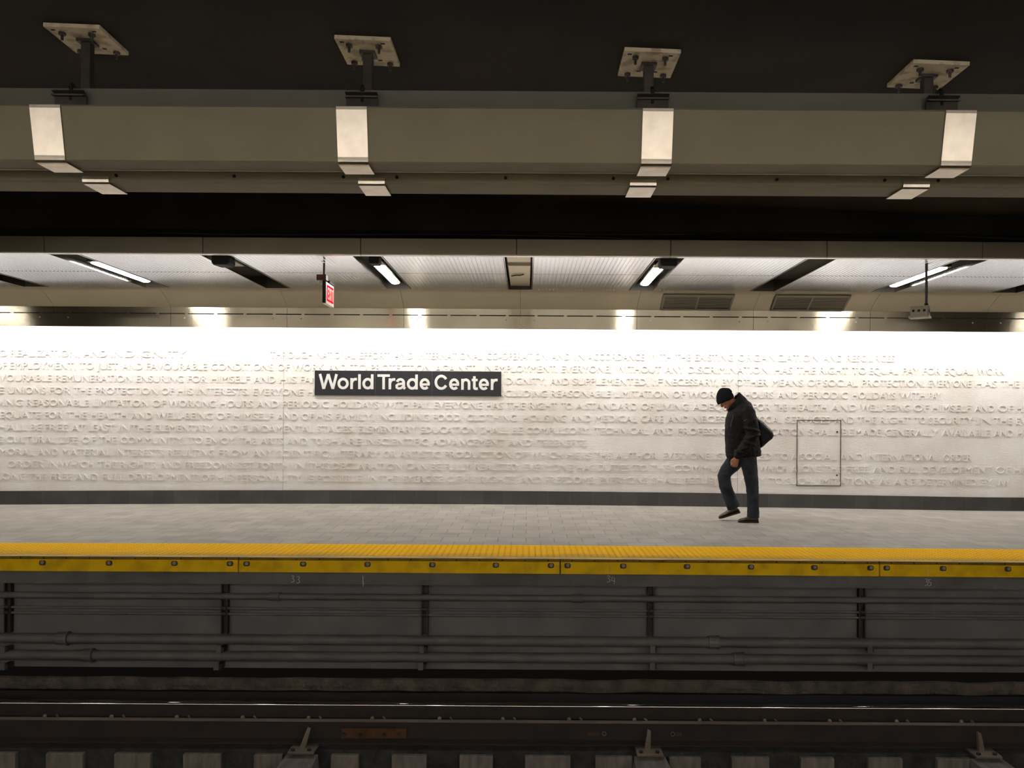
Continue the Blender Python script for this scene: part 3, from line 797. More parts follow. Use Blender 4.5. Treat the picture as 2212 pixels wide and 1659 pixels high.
# guard rail brackets on sloped blocks
proto = None
for i, px in enumerate((655, 1402, 2126)):
    x = X_(px, 1615, 6.66)
    if proto is None:
        proto = empty('rail_bracket', (0, 6.60, -1.36))
        bm = BM()
        t = [bm.verts.new(v) for v in ((-0.125, 0.03, 0.0), (0.125, 0.03, 0.0), (0.16, -0.75, -0.03), (-0.16, -0.75, -0.03))]
        b = [bm.verts.new(v) for v in ((-0.15, 0.03, -0.25), (0.15, 0.03, -0.25), (0.20, -0.75, -0.25), (-0.20, -0.75, -0.25))]
        bm.faces.new(t); bm.faces.new(b)
        for q in range(4): bm.faces.new((t[q], t[(q + 1) % 4], b[(q + 1) % 4], b[q]))
        build('concrete_block', bm, M['tie'], proto)
        build('foot_plate', boxbm(-0.105, 0.105, -0.02, 0.155, 0.017, 0.036, bev=0.004), M['guardtop'], proto)
        bm = BM()
        vv = [bm.verts.new(v) for v in ((-0.032, 0.07, 0.036), (0.014, 0.07, 0.036), (0.030, 0.16, 0.150), (0.004, 0.16, 0.160), (-0.032, 0.11, 0.036), (0.014, 0.11, 0.036), (0.030, 0.19, 0.150), (0.004, 0.19, 0.160))]
        for f in ((0, 1, 2, 3), (4, 5, 6, 7), (0, 1, 5, 4), (1, 2, 6, 5), (2, 3, 7, 6), (3, 0, 4, 7)): bm.faces.new([vv[q] for q in f])
        build('upright', bm, M['guardtop'], proto)
        for sx in (-0.07, 0.06):
            bm = BM(); cyl(bm, (sx, 0.015, 0.035), (sx, 0.015, 0.052), 0.017, 6); build('bolt', bm, M['rail'], proto)
        s_ = proto
    else: s_ = copy_tree(proto)
    s_.location.x = x
    tag(s_, 'steel bracket on a concrete block bracing the guard rail, ' + ['left of centre', 'right of centre', 'at the right edge'][i], 'bracket', 'guard rail brackets')

# ------------------------------------------------------------------ overhead steelwork above the track
def sheet(bm, prof, x0, x1, th):
    """open profile [(y,z)] thickened by th along its normal, extruded along x"""
    p = [Vector(q) for q in prof]; n = len(p); out = []
    for i in range(n):
        a, b = p[max(i - 1, 0)], p[min(i + 1, n - 1)]
        t = (b - a).normalized(); out.append(p[i] + Vector((-t.y, t.x)) * th)
    prism(bm, [tuple(q) for q in p] + [tuple(q) for q in reversed(out)], x0, x1)
box_root = empty('overhead_duct', (0, 5.0, H + 1.56), 'long olive grey box duct crossing the top of the view above the tracks', 'duct')
bm = BM(); prism(bm, [(0.0, 0.313), (0.06, 0.008), (0.07, 0.0), (0.235, 0.0), (0.24, 0.313)], XL, XR); build('front_box', bm, M['beam'], box_root)
bm = BM(); prism(bm, [(0.235, -0.004), (0.25, -0.004), (0.25, 0.02), (0.235, 0.02)], XL, XR); build('bottom_lip', bm, M['beam'], box_root)
bm = BM(); prism(bm, [(0.25, 0.28), (0.27, 0.28), (0.27, 0.519), (0.25, 0.519)], XL, XR); build('rear_web', bm, M['beam2'], box_root)
bm = BM(); prism(bm, [(-0.004, 0.313), (0.25, 0.313), (0.25, 0.321), (-0.004, 0.321)], XL, XR); build('top_flange', bm, M['beam2'], box_root)
ch = empty('rear_channel', (0, 5.5, H + 1.555), 'narrower grey channel hanging just behind and below the big box duct', 'channel')
bm = BM()
sheet(bm, [(0.0, 0.072), (0.0, 0.012), (0.012, 0.0), (0.235, 0.0), (0.24, 0.02)], XL, XR, 0.006)
build('channel_body', bm, M['beam'], ch)
hb = None
for px in (250, 505, 741, 857, 1092, 1325, 1443, 1679, 1912, 2028):
    x = X_(px, 392, 5.49)
    if hb is None:
        bm = BM(); cyl(bm, (0, -0.008, 0), (0, 0.002, 0), 0.011, 10); hb = build('bolt', bm, M['black'], ch); b_ = hb
    else: b_ = hb.copy(); COL.objects.link(b_)
    b_.location = (x, 0, 0.045)

XH = [-2.92, -1.07, 0.781, 2.61]
XK = [-2.87, -1.04, 0.762, 2.574]
XP = [-2.885, -1.05, 0.78, 2.60]
# straps
proto = None
for i, x in enumerate(XH):
    if proto is None:
        proto = empty('mounting_strap', (0, 5.0, H + 1.56))
        prof = [(-0.010, 0.318), (-0.008, 0.30), (0.046, 0.030)]
        prof += [(0.046 + 0.026 * (1 - math.cos(a)), 0.026 - 0.036 * math.sin(a)) for a in (0.3, 0.7, 1.1, 1.4)]
        prof += [(0.09, -0.012), (0.262, -0.012)]
        bm = BM(); sheet(bm, prof[:3] + prof[3:], -0.0925, 0.0925, 0.004)
        o = build('strap', bm, M['strap'], proto)
        s_ = proto
    else: s_ = copy_tree(proto)
    s_.location.x = x
    tag(s_, 'bright satin steel strap wrapped under the box duct, %s from the left' % ORD[i], 'strap', 'steel straps round the box duct')
proto = None
for i, x in enumerate(XK):
    if proto is None:
        proto = empty('support_clip', (0, 5.5, H + 1.555))
        bm = BM(); sheet(bm, [(-0.016, 0.036), (-0.016, 0.016), (-0.012, -0.002), (0.0, -0.012), (0.25, -0.012)], -0.0875, 0.0875, 0.004)
        build('clip', bm, M['strap'], proto)
        build('hanger_arm', boxbm(-0.045, 0.045, -0.06, -0.03, 0.07, 0.5), M['black'], proto)
        s_ = proto
    else: s_ = copy_tree(proto)
    s_.location.x = x
    tag(s_, 'small steel clip under the rear channel, %s from the left' % ORD[i], 'clip', 'steel clips under the rear channel')
bproto = None
for i, x in enumerate(XP):
    zt = zceil(x)
    r = empty('ceiling_hanger', (x, 5.41, H + 1.96), 'galvanised ceiling plate with bolts and a dark post holding the duct, %s from the left' % ORD[i], 'hanger', 'ceiling hangers of the duct')
    zp = zt - (H + 1.96)
    bm = BM(); box(bm, -0.178, 0.178, -0.195, 0.190, -0.025, 0, bev=0.002)
    bmesh.ops.rotate(bm, verts=bm.verts, cent=(0, 0, 0), matrix=Matrix.Rotation(math.atan(0.036), 3, 'Y'))
    bmesh.ops.translate(bm, verts=bm.verts, vec=(0, 0, zp - 0.002))
    pl = build('ceiling_plate', bm, M['galv'], r)
    bm = BM(); box(bm, -0.031, 0.031, -0.03, 0.03, 0.0, zp - 0.02, bev=0.004); build('post', bm, M['darksteel'], r)
    bm = BM(); box(bm, -0.05, 0.05, -0.05, 0.05, zp - 0.045, zp - 0.022); build('weld_collar', bm, M['darksteel'], r)
    for sx, sy in ((-0.10, -0.12), (0.09, -0.12), (-0.12, 0.14), (0.12, 0.14)):
        zz = zp - 0.027 - 0.036 * sx
        bm = BM(); cyl(bm, (sx, sy, zz), (sx, sy, zz - 0.018), 0.022, 6); cyl(bm, (sx, sy, zz - 0.018), (sx, sy, zz - 0.05), 0.009, 8)
        build('anchor_bolt', bm, M['darksteel'], r)
    for sx, sy in ((-0.14, -0.15), (0.12, -0.15), (0.06, 0.10), (-0.05, 0.10)):
        zz = zp - 0.0275 - 0.036 * sx
        bm = BM(); box(bm, sx - 0.014, sx + 0.014, sy - 0.010, sy + 0.010, zz, zz + 0.004); build('empty_hole', bm, M['black'], r)
    bm = BM(); tube(bm, [(0, -0.195, 0.03), (0, -0.195, 0.118), (0, -0.18, 0.135), (0, -0.02, 0.135)], 0.012, 8); build('rod', bm, M['black'], r)
    bm = BM(); sheet(bm, [(-0.235, 0.075), (-0.205, 0.068), (-0.205, 0.06)], -0.1, 0.1, 0.006)
    sheet(bm, [(-0.24, 0.045), (-0.2, 0.052), (-0.2, -0.075), (-0.18, -0.078)], -0.1, 0.1, 0.007)
    build('clamp', bm, M['darksteel'], r)

# dark cables behind the fascia, in the shadow over the platform ceiling
for i, (py, rr_, sag) in enumerate(((497, 0.016, 0.01), (503, 0.012, 0.02), (489, 0.01, 0.03))):
    y = 9.08 - 0.06 * i
    bm = BM()
    pts = []
    for q in range(61):
        x = XL + (XR - XL) * q / 60
        pts.append((x, y, H - (py + 9 - CY) * y / F - 0.009 * x + sag * math.sin(x * 1.1 + i * 2)))
    tube(bm, pts, rr_, 8)
    tag(build('cable', bm, M['strut']), ['thick', 'thin lower', 'thin sagging upper'][i] + ' dark cable running in the shadow above the steel fascia', 'cable')

# ------------------------------------------------------------------ platform false ceiling
def lab_ord(i, n, what):
    if 0 <= i < n: return '%s, %s from the left of the picture' % (what, ORD[i])
    j = -i - 1 if i < 0 else i - n
    return '%s, %s past the %s edge' % (what, ORD[j], 'left' if i < 0 else 'right')
fx = [95, 438, 779, 1116, 1449, 1787, 2123]
xf = [X_(p, 530, FASC) for p in fx]
step = PITCH * 1.012
xf = [xf[0] - step * 3, xf[0] - step * 2, xf[0] - step] + xf + [xf[-1] + step, xf[-1] + 2 * step, xf[-1] + 3 * step]
for i, (a, b) in enumerate(zip(xf, xf[1:])):
    r = empty('fascia_panel', ((a + b) / 2, FASC, ZC))
    hw = (b - a) / 2 - 0.003
    build('face_sheet', boxbm(-hw, hw, 0, 0.02, 0, 0.165, bev=0.002), M['fascia'], r)
    build('joint_strip', boxbm(hw - 0.01, hw + 0.016, 0.021, 0.026, 0, 0.165), M['black'], r)
    bm = BM(); prism(bm, [(0.0, -0.001), (0.0, -0.014), (0.07, -0.014), (0.07, -0.001)], -hw, hw)
    build('bottom_lip', bm, M['trim'], r)
    tag(r, lab_ord(i - 2, 8, 'dull steel fascia panel over the platform edge'), 'fascia panel', 'fascia panels over the platform edge')

# fluted ceiling panels
def fluted(w, l, pitch=0.0475, dep=0.004):
    bm = BM()
    n = int(w / pitch); p = w / n
    prof = []
    for i in range(n):
        x = -w / 2 + i * p
        prof += [(x, 0), (x + p * 0.62, 0), (x + p * 0.70, dep), (x + p * 0.92, dep)]
    prof += [(w / 2, 0), (w / 2, 0.02), (-w / 2, 0.02)]
    a = [bm.verts.new((q[0], 0, q[1])) for q in prof]; b = [bm.verts.new((q[0], l, q[1])) for q in prof]
    for i in range(len(prof)): bm.faces.new((a[i], a[(i + 1) % len(prof)], b[(i + 1) % len(prof)], b[i]))
    bm.faces.new(a); bm.faces.new(list(reversed(b)))
    return bm
HS = 0.157
pf = {}
for row, (ya, yb) in enumerate(((FASC + 0.05, 9.985), (10.0, CEILB))):
    for k in range(-7, 7):
        x = slot_x(k) + PITCH / 2
        if row not in pf:
            pf[row] = build('ceiling_panel', fluted(PITCH - 2 * HS - 0.02, yb - ya), M['flute']); s_ = pf[row]
        else: s_ = pf[row].copy(); COL.objects.link(s_)
        s_.location = (x, ya, ZC)
        i = k + 5
        tag(s_, lab_ord(i, 10, 'fluted aluminium ceiling panel in the %s row' % ('front' if row == 0 else 'rear')), 'ceiling panel', 'fluted ceiling panels, %s row' % ('front' if row == 0 else 'rear'))
    
# troughs between the panels
tl = {-4: 'empty dark ceiling trough at the far left edge', -3: 'ceiling trough holding the leftmost lamp', -2: 'dark ceiling trough with a speaker but no lamp, left of the exit sign',
      -1: 'ceiling trough holding the lamp right of the exit sign', 0: 'middle ceiling trough closed by flat steel plates', 1: 'ceiling trough with lamp and speaker, right of the middle one',
      2: 'empty dark ceiling trough above the two air vents', 3: 'ceiling trough holding the rightmost lamp, behind the hanging pole', 4: 'empty dark ceiling trough at the far right edge'}
tproto = None
for k in range(-7, 8):
    if tproto is None:
        tproto = empty('ceiling_trough', (0, 0, ZC))
        ya, yb = FASC + 0.03, CEILB
        for s in (-1, 1):
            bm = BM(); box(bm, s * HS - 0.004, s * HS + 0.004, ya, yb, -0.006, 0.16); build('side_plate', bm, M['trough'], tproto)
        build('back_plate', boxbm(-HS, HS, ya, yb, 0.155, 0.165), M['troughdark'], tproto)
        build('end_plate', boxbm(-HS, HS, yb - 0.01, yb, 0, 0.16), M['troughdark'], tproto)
        s_ = tproto
    else: s_ = copy_tree(tproto)
    s_.location.x = slot_x(k)
    tag(s_, tl.get(k, 'dark ceiling trough %s past the %s edge' % (ORD[abs(k) - 5] if abs(k) > 4 else '', 'left' if k < 0 else 'right')), 'ceiling trough', 'troughs across the platform ceiling')
    if k == 0:
        build('closing_plate', boxbm(-0.13, 0.13, FASC + 0.06, 9.45, 0.03, 0.035), M['cove'], s_)
        build('closing_plate', boxbm(-0.13, 0.13, 9.46, 11.15, 0.045, 0.05), M['cove'], s_)
        build('cross_rib', boxbm(-0.13, 0.13, 9.445, 9.465, 0.0, 0.035), M['trough'], s_)
        bm = BM(); tube(bm, [(-0.10, 10.3, 0.03), (-0.04, 10.22, 0.028), (0.0, 10.24, 0.03), (0.05, 10.2, 0.034)], 0.008, 8); build('bent_wire', bm, M['darksteel'], s_)

# ceiling lamps
ll = {-3: 'long bright lamp tube in the leftmost lit ceiling trough', -1: 'bright lamp in the trough right of the red exit sign', 1: 'bright lamp in the trough right of the ceiling middle', 3: 'long bright lamp at the right, crossed by the hanging pole'}
lproto = None
for yb0, side in ((9.58, 'far'), (-2.13, 'near')):
    for k in (-7, -5, -3, -1, 1, 3, 5, 7):
        if side == 'far':
            if lproto is None:
                lproto = empty('ceiling_lamp', (0, 0, ZC + 0.030))
                # rounded emissive lens and its housing
                bm = BM(); n = 10
                prism(bm, [(0.055 * math.cos(PI + PI * q / n), 0.02 * math.sin(PI + PI * q / n)) for q in range(n + 1)], 9.58, 10.85, axis='y')
                build('lens', bm, M['lens'], lproto)
                bm = BM(); box(bm, -0.075, 0.075, 9.52, 10.91, 0.001, 0.05, bev=0.006); build('housing', bm, M['trough'], lproto)
                s_ = lproto
            else: s_ = copy_tree(lproto)
            s_.location.x = slot_x(k)
            tag(s_, ll.get(k, 'ceiling lamp of the far platform, %s past the %s edge' % (ORD[(abs(k) - 5) // 2] if abs(k) > 4 else '', 'left' if k < 0 else 'right')), 'lamp', 'lamps of the far platform')
        else:
            s_ = empty('ceiling_lamp', (slot_x(k), 0, ZC - 0.002), 'ceiling lamp of the near platform behind the camera, %s from the left' % ORD[(k + 7) // 2], 'lamp', 'lamps of the near platform')
            bm = BM(); box(bm, -0.055, 0.055, yb0, yb0 + 1.27, -0.02, 0.0, bev=0.004); build('lens', bm, M['lens'], s_)

# speakers at the front end of three troughs
sl = {-2: 'black speaker housing in the unlit trough left of the exit sign', -1: 'black speaker housing before the lamp right of the exit sign', 1: 'black speaker housing before the lamp right of the ceiling middle'}
sproto = None
for k, yy in ((-2, 9.05), (-1, 8.93), (1, 8.98)):
    if sproto is None:
        sproto = empty('speaker', (0, 0, ZC))
        bm = BM()
        R_ = []
        for y, sc, zz in ((0.0, 0.92, 0), (0.03, 1.0, 0), (0.24, 0.86, 0.008), (0.30, 0.6, 0.02)):
            R_.append([bm.verts.new((px_ * sc, y, pz + zz)) for px_, pz in ((-0.062, 0.12), (-0.098, 0.0), (-0.098, -0.055), (-0.08, -0.078), (0.08, -0.078), (0.098, -0.055), (0.098, 0.0), (0.062, 0.12))])
        for a, b in zip(R_, R_[1:]):
            for j in range(8): bm.faces.new((a[j], a[(j + 1) % 8], b[(j + 1) % 8], b[j]))
        bm.faces.new(R_[0]); bm.faces.new(list(reversed(R_[-1])))
        build('housing', bm, M['black'], sproto)
        build('mounting_plate', boxbm(-0.09, 0.09, 0.20, 0.52, -0.004, 0.002), M['boxgrey'], sproto)
        s_ = sproto
    else: s_ = copy_tree(sproto)
    s_.location = (slot_x(k), yy, ZC)
    if k == -1:
        s_.scale = (0.62, 0.8, 0.8); s_.location = (slot_x(k) + 0.035, 9.13, ZC + 0.02)
    tag(s_, sl[k], 'speaker', 'speakers in the ceiling troughs')

# cove and valance panels
def cove_prof():
    pts = []
    for q in range(9):
        t = q / 8
        pts.append((CEILB + (VAL - CEILB) * (0.25 * t + 0.75 * (1 - (1 - t) ** 1.0)), ZC - 0.209 * (t ** 1.25)))
    return pts
ZV1 = H - (668 - CY) * VAL / F; ZV0 = H - (711 - CY) * VAL / F; ZS = H - (681.5 - CY) * VAL / F
cp = [(CEILB + (VAL - CEILB) * t, ZC + (ZV1 - ZC) * (t ** 1.5)) for t in [q / 8 for q in range(9)]]
for k in range(-7, 7):
    xc = slot_x(k) + PITCH / 2; hw = PITCH / 2 - 0.002
    bm = BM(); sheet(bm, [(y - CEILB, z - ZC) for y, z in cp], -hw, hw, 0.006)
    i = k + 5
    o = build('cove_panel', bm, M['cove'], None, True); o.location = (xc, CEILB, ZC)
    bm = BM(); sheet(bm, [(y - CEILB, z - ZC + 0.009) for y, z in cp], hw - 0.01, hw + 0.014, 0.004); build('joint_strip', bm, M['black'], o)
    tag(o, lab_ord(i, 10, 'curved steel cove panel above the valance'), 'cove panel', 'cove panels between ceiling and valance')
    r = empty('valance_panel', (xc, VAL, ZV0))
    build('lower_sheet', boxbm(-hw, hw, 0, 0.012, 0, ZS - ZV0 - 0.011, bev=0.001), M['valance'], r)
    build('upper_sheet', boxbm(-hw, hw, 0, 0.012, ZS - ZV0 + 0.003, ZV1 - ZV0), M['valance'], r)
    build('slot_backing', boxbm(-hw, hw, 0.013, 0.02, ZS - ZV0 - 0.02, ZS - ZV0 + 0.01), M['black'], r)
    build('joint_strip', boxbm(hw - 0.01, hw + 0.014, 0.0135, 0.018, 0, ZV1 - ZV0), M['black'], r)
    for q in range(4):
        x = -hw + 0.22 + q * 0.41
        build('tab', boxbm(x - 0.022, x + 0.022, 0.004, 0.014, ZS - ZV0 - 0.012, ZS - ZV0 + 0.005), M['valance'], r)
    for x in (-0.62, 0.62):
        bm = BM(); cyl(bm, (x, -0.004, ZS - ZV0 - 0.065), (x, 0.001, ZS - ZV0 - 0.065), 0.012, 10); build('screw', bm, M['fascia'], r)
    tag(r, lab_ord(i, 10, 'steel valance panel over the bright wall'), 'valance panel', 'valance panels over the marble wall')

# air vents in the cove
def cove_pt(t): 
    return Vector((0, CEILB + (VAL - CEILB) * t, ZC + (ZV1 - ZC) * (t ** 1.5)))
for idx, (pa, pm, pb) in enumerate(((1430, 1507, 1583), (1672, 1752, 1833))):
    a3, b3 = cove_pt(0.30), cove_pt(0.93)
    xm = X_(pm, 653, 11.4)
    d = (b3 - a3); L_ = d.length; dn = d.normalized(); nrm = Vector((0, -dn.z, dn.y)) * -1
    if nrm.z > 0: nrm = -nrm
    r = empty('air_vent', (xm, a3.y, a3.z), ['pair of louvred air vents above the valance, left of the other pair', 'pair of louvred air vents above the valance, nearer the hanging box'][idx], 'air vent', 'air vents in the cove')
    def LP(x, s, h): return Vector((x, 0, 0)) + dn * s + nrm * h
    def lbox(bm, x0, x1, s0, s1, h0, h1):
        vv = [bm.verts.new(LP(x, s, h)) for x in (x0, x1) for s in (s0, s1) for h in (h0, h1)]
        for f in ((0, 1, 3, 2), (4, 6, 7, 5), (0, 4, 5, 1), (2, 3, 7, 6), (0, 2, 6, 4), (1, 5, 7, 3)): bm.faces.new([vv[q] for q in f])
    wv = (pb - pa) * 11.4 / F / 2
    bm = BM()
    for x0, x1, s0, s1 in ((-wv, wv, -0.02, 0.02), (-wv, wv, L_ - 0.02, L_ + 0.01), (-wv, -wv + 0.03, 0, L_), (wv - 0.03, wv, 0, L_), (-0.015, 0.015, 0, L_)):
        lbox(bm, x0, x1, s0, s1, 0.004, 0.022)
    build('frame', bm, M['louvre'], r)
    for x0, x1 in ((-wv + 0.03, -0.015), (0.015, wv - 0.03)):
        bm = BM(); lbox(bm, x0, x1, 0.02, L_ - 0.02, 0.003, 0.006); g = build('grille', bm, M['black'], r)
        bm = BM(); nl = 10
        for q in range(nl):
            s = 0.03 + (L_ - 0.06) * q / nl
            lbox(bm, x0 + 0.004, x1 - 0.004, s, s + (L_ - 0.06) / nl * 0.55, 0.006, 0.018)
        build('louvres', bm, M['louvre'], g)

# ------------------------------------------------------------------ exit sign
ye = 9.3
xe = X_(704.6, 630, ye)
ex = empty('exit_sign', (xe, ye, ZC), 'glowing red exit sign in a pale housing hanging from the platform ceiling', 'sign')
zt_, zb_ = Z_(704, 608, ye) - ZC, Z_(704, 655, ye) - ZC
th = 0.042
bm = BM(); box(bm, -th, 0, 0, 0.37, zb_, zt_, bev=0.003); build('housing', bm, M['exitface'], ex)
build('end_cap', boxbm(-th + 0.001, -0.008, -0.006, 0.0, zb_ + 0.006, zt_ + 0.01), M['black'], ex)
def exit_face(x):
    """recessed red field with the dark letters EXIT"""
    s = 1
    f = build('red_field', boxbm(x - 0.002, x + 0.003, 0.035, 0.335, zb_ + 0.035, zt_ - 0.03), M['redglow'], ex)
    bm = BM()
    hh = (zt_ - zb_) - 0.11; z0 = zb_ + 0.055; wd = 0.022
    def st(pts):
        # strokes live in the yz plane
        b2 = BM(); ribbon(b2, pts, wd, 0, 0.003)
        me = D.meshes.new('x')
        for v in b2.verts: v.co = Vector((x + 0.003 + v.co.y, v.co.x, v.co.z))
        b2.to_mesh(me); b2.free(); bm.from_mesh(me); D.meshes.remove(me)
    y0 = 0.065
    st([(y0, z0), (y0, z0 + hh)]); [st([(y0, z0 + q), (y0 + 0.045, z0 + q)]) for q in (0.01, hh / 2, hh - 0.01)]
    y0 = 0.13; st([(y0, z0), (y0 + 0.055, z0 + hh)]); st([(y0, z0 + hh), (y0 + 0.055, z0)])
    y0 = 0.215; st([(y0, z0), (y0, z0 + hh)])
    y0 = 0.25; st([(y0, z0 + hh - 0.01), (y0 + 0.065, z0 + hh - 0.01)]); st([(y0 + 0.032, z0), (y0 + 0.032, z0 + hh)])
    build('exit_letters', bm, M['exitface'], ex)
exit_face(0.0)
build('junction_box', boxbm(X_(685, 600, ye) - xe, 0.004, -0.03, 0.07, zt_ + 0.012, zt_ + 0.075, bev=0.003), M['exitbox'], ex)
build('top_bracket', boxbm(-th, 0.01, 0.12, 0.36, zt_, zt_ + 0.03, bev=0.003), M['black'], ex)
bm = BM(); tube(bm, [(-0.03, 0.02, zt_ + 0.07), (-0.03, 0.02, -0.004)], 0.012, 10); build('stem', bm, M['darksteel'], ex)
bm = BM(); tube(bm, [(-0.085, 0.0, zt_ + 0.012), (-0.09, 0.0, zt_ - 0.015), (-0.06, 0.0, zt_ - 0.03), (-0.042, 0.0, zt_ - 0.02)], 0.006, 8); build('wire_loop', bm, M['trim'], ex)

# ------------------------------------------------------------------ hanging box on a pole
yh = 9.2
hp = W(2000, 672, yh)
hb_ = empty('hanging_box', (hp.x, yh, hp.z), 'grey metal box with round knockouts hanging on a thin pole at the right', 'box')
zpole = ZC - hp.z
bm = BM(); tube(bm, [(0.004, 0, 0.06), (0.004, 0, zpole)], 0.014, 12); build('pole', bm, M['darksteel'], hb_)
bm = BM(); tube(bm, [(0.004, 0, 0.055), (0.004, 0, 0.085)], 0.020, 12); build('collar', bm, M['black'], hb_)
rotm = Matrix.Rotation(math.radians(-33), 3, 'Z')
def rb(*a, **k):
    bm = BM(); box(bm, *a, **k); bmesh.ops.rotate(bm, verts=bm.verts, cent=(0, 0, 0), matrix=rotm); return bm
build('body', rb(-0.15, 0.03, -0.085, 0.085, -0.055, 0.045, bev=0.004), M['boxgrey'], hb_)
build('lid_flange', rb(-0.165, 0.045, -0.095, 0.095, 0.044, 0.052), M['boxgrey'], hb_)
build('base_flange', rb(-0.165, 0.045, -0.105, 0.095, -0.075, -0.055), M['boxgrey'], hb_)
for x in (-0.115, -0.06, -0.005):
    bm = BM(); cyl(bm, (x, -0.088, 0.0), (x, -0.084, 0.0), 0.014, 14); bmesh.ops.rotate(bm, verts=bm.verts, cent=(0, 0, 0), matrix=rotm); build('knockout', bm, M['black'], hb_)
build('end_face', rb(0.0305, 0.033, -0.08, 0.08, -0.05, 0.04), M['darksteel'], hb_)
bm = BM(); cyl(bm, (0.033, 0.0, -0.005), (0.038, 0.0, -0.005), 0.022, 6); bmesh.ops.rotate(bm, verts=bm.verts, cent=(0, 0, 0), matrix=rotm); build('knockout', bm, M['black'], hb_)

# ------------------------------------------------------------------ the walking man
PX0 = X_(1606.6, 1127, 10.64); PY0 = 10.72; K = 0.976
pz0 = hump(PX0, 10.64)
person = empty('person', (PX0, PY0, pz0), 'man in black jacket, beanie and jeans walking left with bowed head on the platform', 'person')
def k3(x, y, z): return Vector((x * K, y * K, z * K))
def kp(l): return [k3(*q) for q in l]
def kr(l): return [tuple(v * K for v in q) if isinstance(q, tuple) else q * K for q in l]

# body: one continuous skin
bm = BM()
tube(bm, kp([(0.0, 0, 0.86), (-0.0, 0, 1.0), (-0.01, 0, 1.2), (-0.02, 0, 1.38), (-0.02, 0, 1.47), (-0.05, 0, 1.53)]), kr([(0.15, 0.12), (0.14, 0.12), (0.15, 0.13), (0.17, 0.12), (0.15, 0.10), (0.06, 0.06)]), 20)
limb(bm, kp([(-0.04, 0, 1.48), (-0.09, 0, 1.54), (-0.17, 0, 1.60)]), kr([0.066, 0.062, 0.062]), 16)
hr = Matrix.Rotation(math.radians(-40), 4, 'Y')      # head bowed forward (towards -x)
hc = k3(-0.212, 0, 1.618)
def hp3(fwd, side, up):                               # head-local: forward, side, up
    a = math.radians(40)
    return hc + Vector((-math.cos(a) * fwd - math.sin(a) * up, side, -math.sin(a) * fwd + math.cos(a) * up)) * K
ball(bm, hp3(0.0, 0, 0.03), (0.092 * K, 0.078 * K, 0.092 * K), 24, hr)
tube(bm, [hp3(0.030, 0, 0.04), hp3(0.034, 0, -0.02), hp3(0.036, 0, -0.07), hp3(0.045, 0, -0.11)], kr([(0.066, 0.066), (0.064, 0.060), (0.052, 0.052), (0.026, 0.030)]), 20)
ball(bm, hp3(0.072, 0, -0.112), 0.024 * K, 12)        # chin
tube(bm, [hp3(0.088, 0, 0.018), hp3(0.108, 0, -0.015), hp3(0.117, 0, -0.034)], kr([0.010, 0.013, 0.015]), 10)      # nose
for s in (-1, 1):
    ball(bm, hp3(0.103, s * 0.011, -0.036), 0.011 * K, 8)
    ball(bm, hp3(0.062, s * 0.036, -0.03), (0.028, 0.022, 0.022), 12)      # cheek
    ball(bm, hp3(0.082, s * 0.028, 0.022), (0.018, 0.026, 0.010), 10)      # brow
    # ear
    tube(bm, [hp3(-0.012, s * 0.076, 0.022), hp3(-0.016, s * 0.084, 0.0), hp3(-0.004, s * 0.078, -0.032)], kr([(0.010, 0.016), (0.011, 0.018), (0.009, 0.010)]), 10)
ball(bm, hp3(0.092, 0, -0.064), (0.010, 0.024, 0.006), 10, hr); ball(bm, hp3(0.089, 0, -0.076), (0.010, 0.020, 0.007), 10, hr)
# arms inside the sleeves
for s, el, wr in ((-1, (0.055, -0.25, 1.15), (-0.137, -0.245, 0.865)), (1, (0.07, 0.25, 1.17), (-0.06, 0.22, 0.93))):
    limb(bm, kp([(0.0, s * 0.18, 1.44), el, wr]), kr([0.055, 0.046, 0.030]), 14)
for pts in ([(0.04, -0.09, 0.90), (0.09, -0.10, 0.49), (0.108, -0.10, 0.25), (0.11, -0.10, 0.09)], [(0.0, 0.09, 0.90), (-0.21, 0.09, 0.60), (-0.155, 0.09, 0.34), (-0.07, 0.09, 0.15)]):
    limb(bm, kp(pts), kr([0.085, 0.056, 0.045, 0.036]), 14)
# near hand: palm, four curled fingers, thumb
wr = k3(-0.137, -0.245, 0.865)
ax = Vector((-0.03, 0.0, -0.10)).normalized(); fw = Vector((-1, 0, 0.3)).normalized(); sd = Vector((0, -1, 0))
tube(bm, [wr + Vector((0, 0, 0.02)), wr + ax * 0.03, wr + ax * 0.075, wr + ax * 0.095], [(0.020, 0.028), (0.019, 0.036), (0.019, 0.042), (0.014, 0.038)], 14)
for i, (off, ln) in enumerate(((0.033, 0.88), (0.011, 1.0), (-0.012, 0.93), (-0.034, 0.76))):
    b0 = wr + ax * (0.088 - abs(off) * 0.15) + fw * off
    p1 = b0 + ax * 0.030 * ln + sd * 0.006
    p2 = p1 + (ax * 0.6 - sd * 0.8) * 0.026 * ln
    p3 = p2 + (-ax * 0.35 - sd * 0.9) * 0.020 * ln
    limb(bm, [b0, p1, p2, p3], [0.0098, 0.0094, 0.0088, 0.0078], 10)
t0 = wr + ax * 0.035 + fw * 0.030
limb(bm, [t0, t0 + fw * 0.020 + ax * 0.022, t0 + fw * 0.020 + ax * 0.050 - sd * 0.008, t0 + fw * 0.008 + ax * 0.070 - sd * 0.014], [0.0135, 0.012, 0.0108, 0.009], 10)
# far hand, in the pocket
limb(bm, kp([(-0.06, 0.22, 0.93), (-0.10, 0.20, 0.88)]), [0.03, 0.028], 10)
body = fuse('body', bm, 0.0042, M['skin'], person, smooth=3)
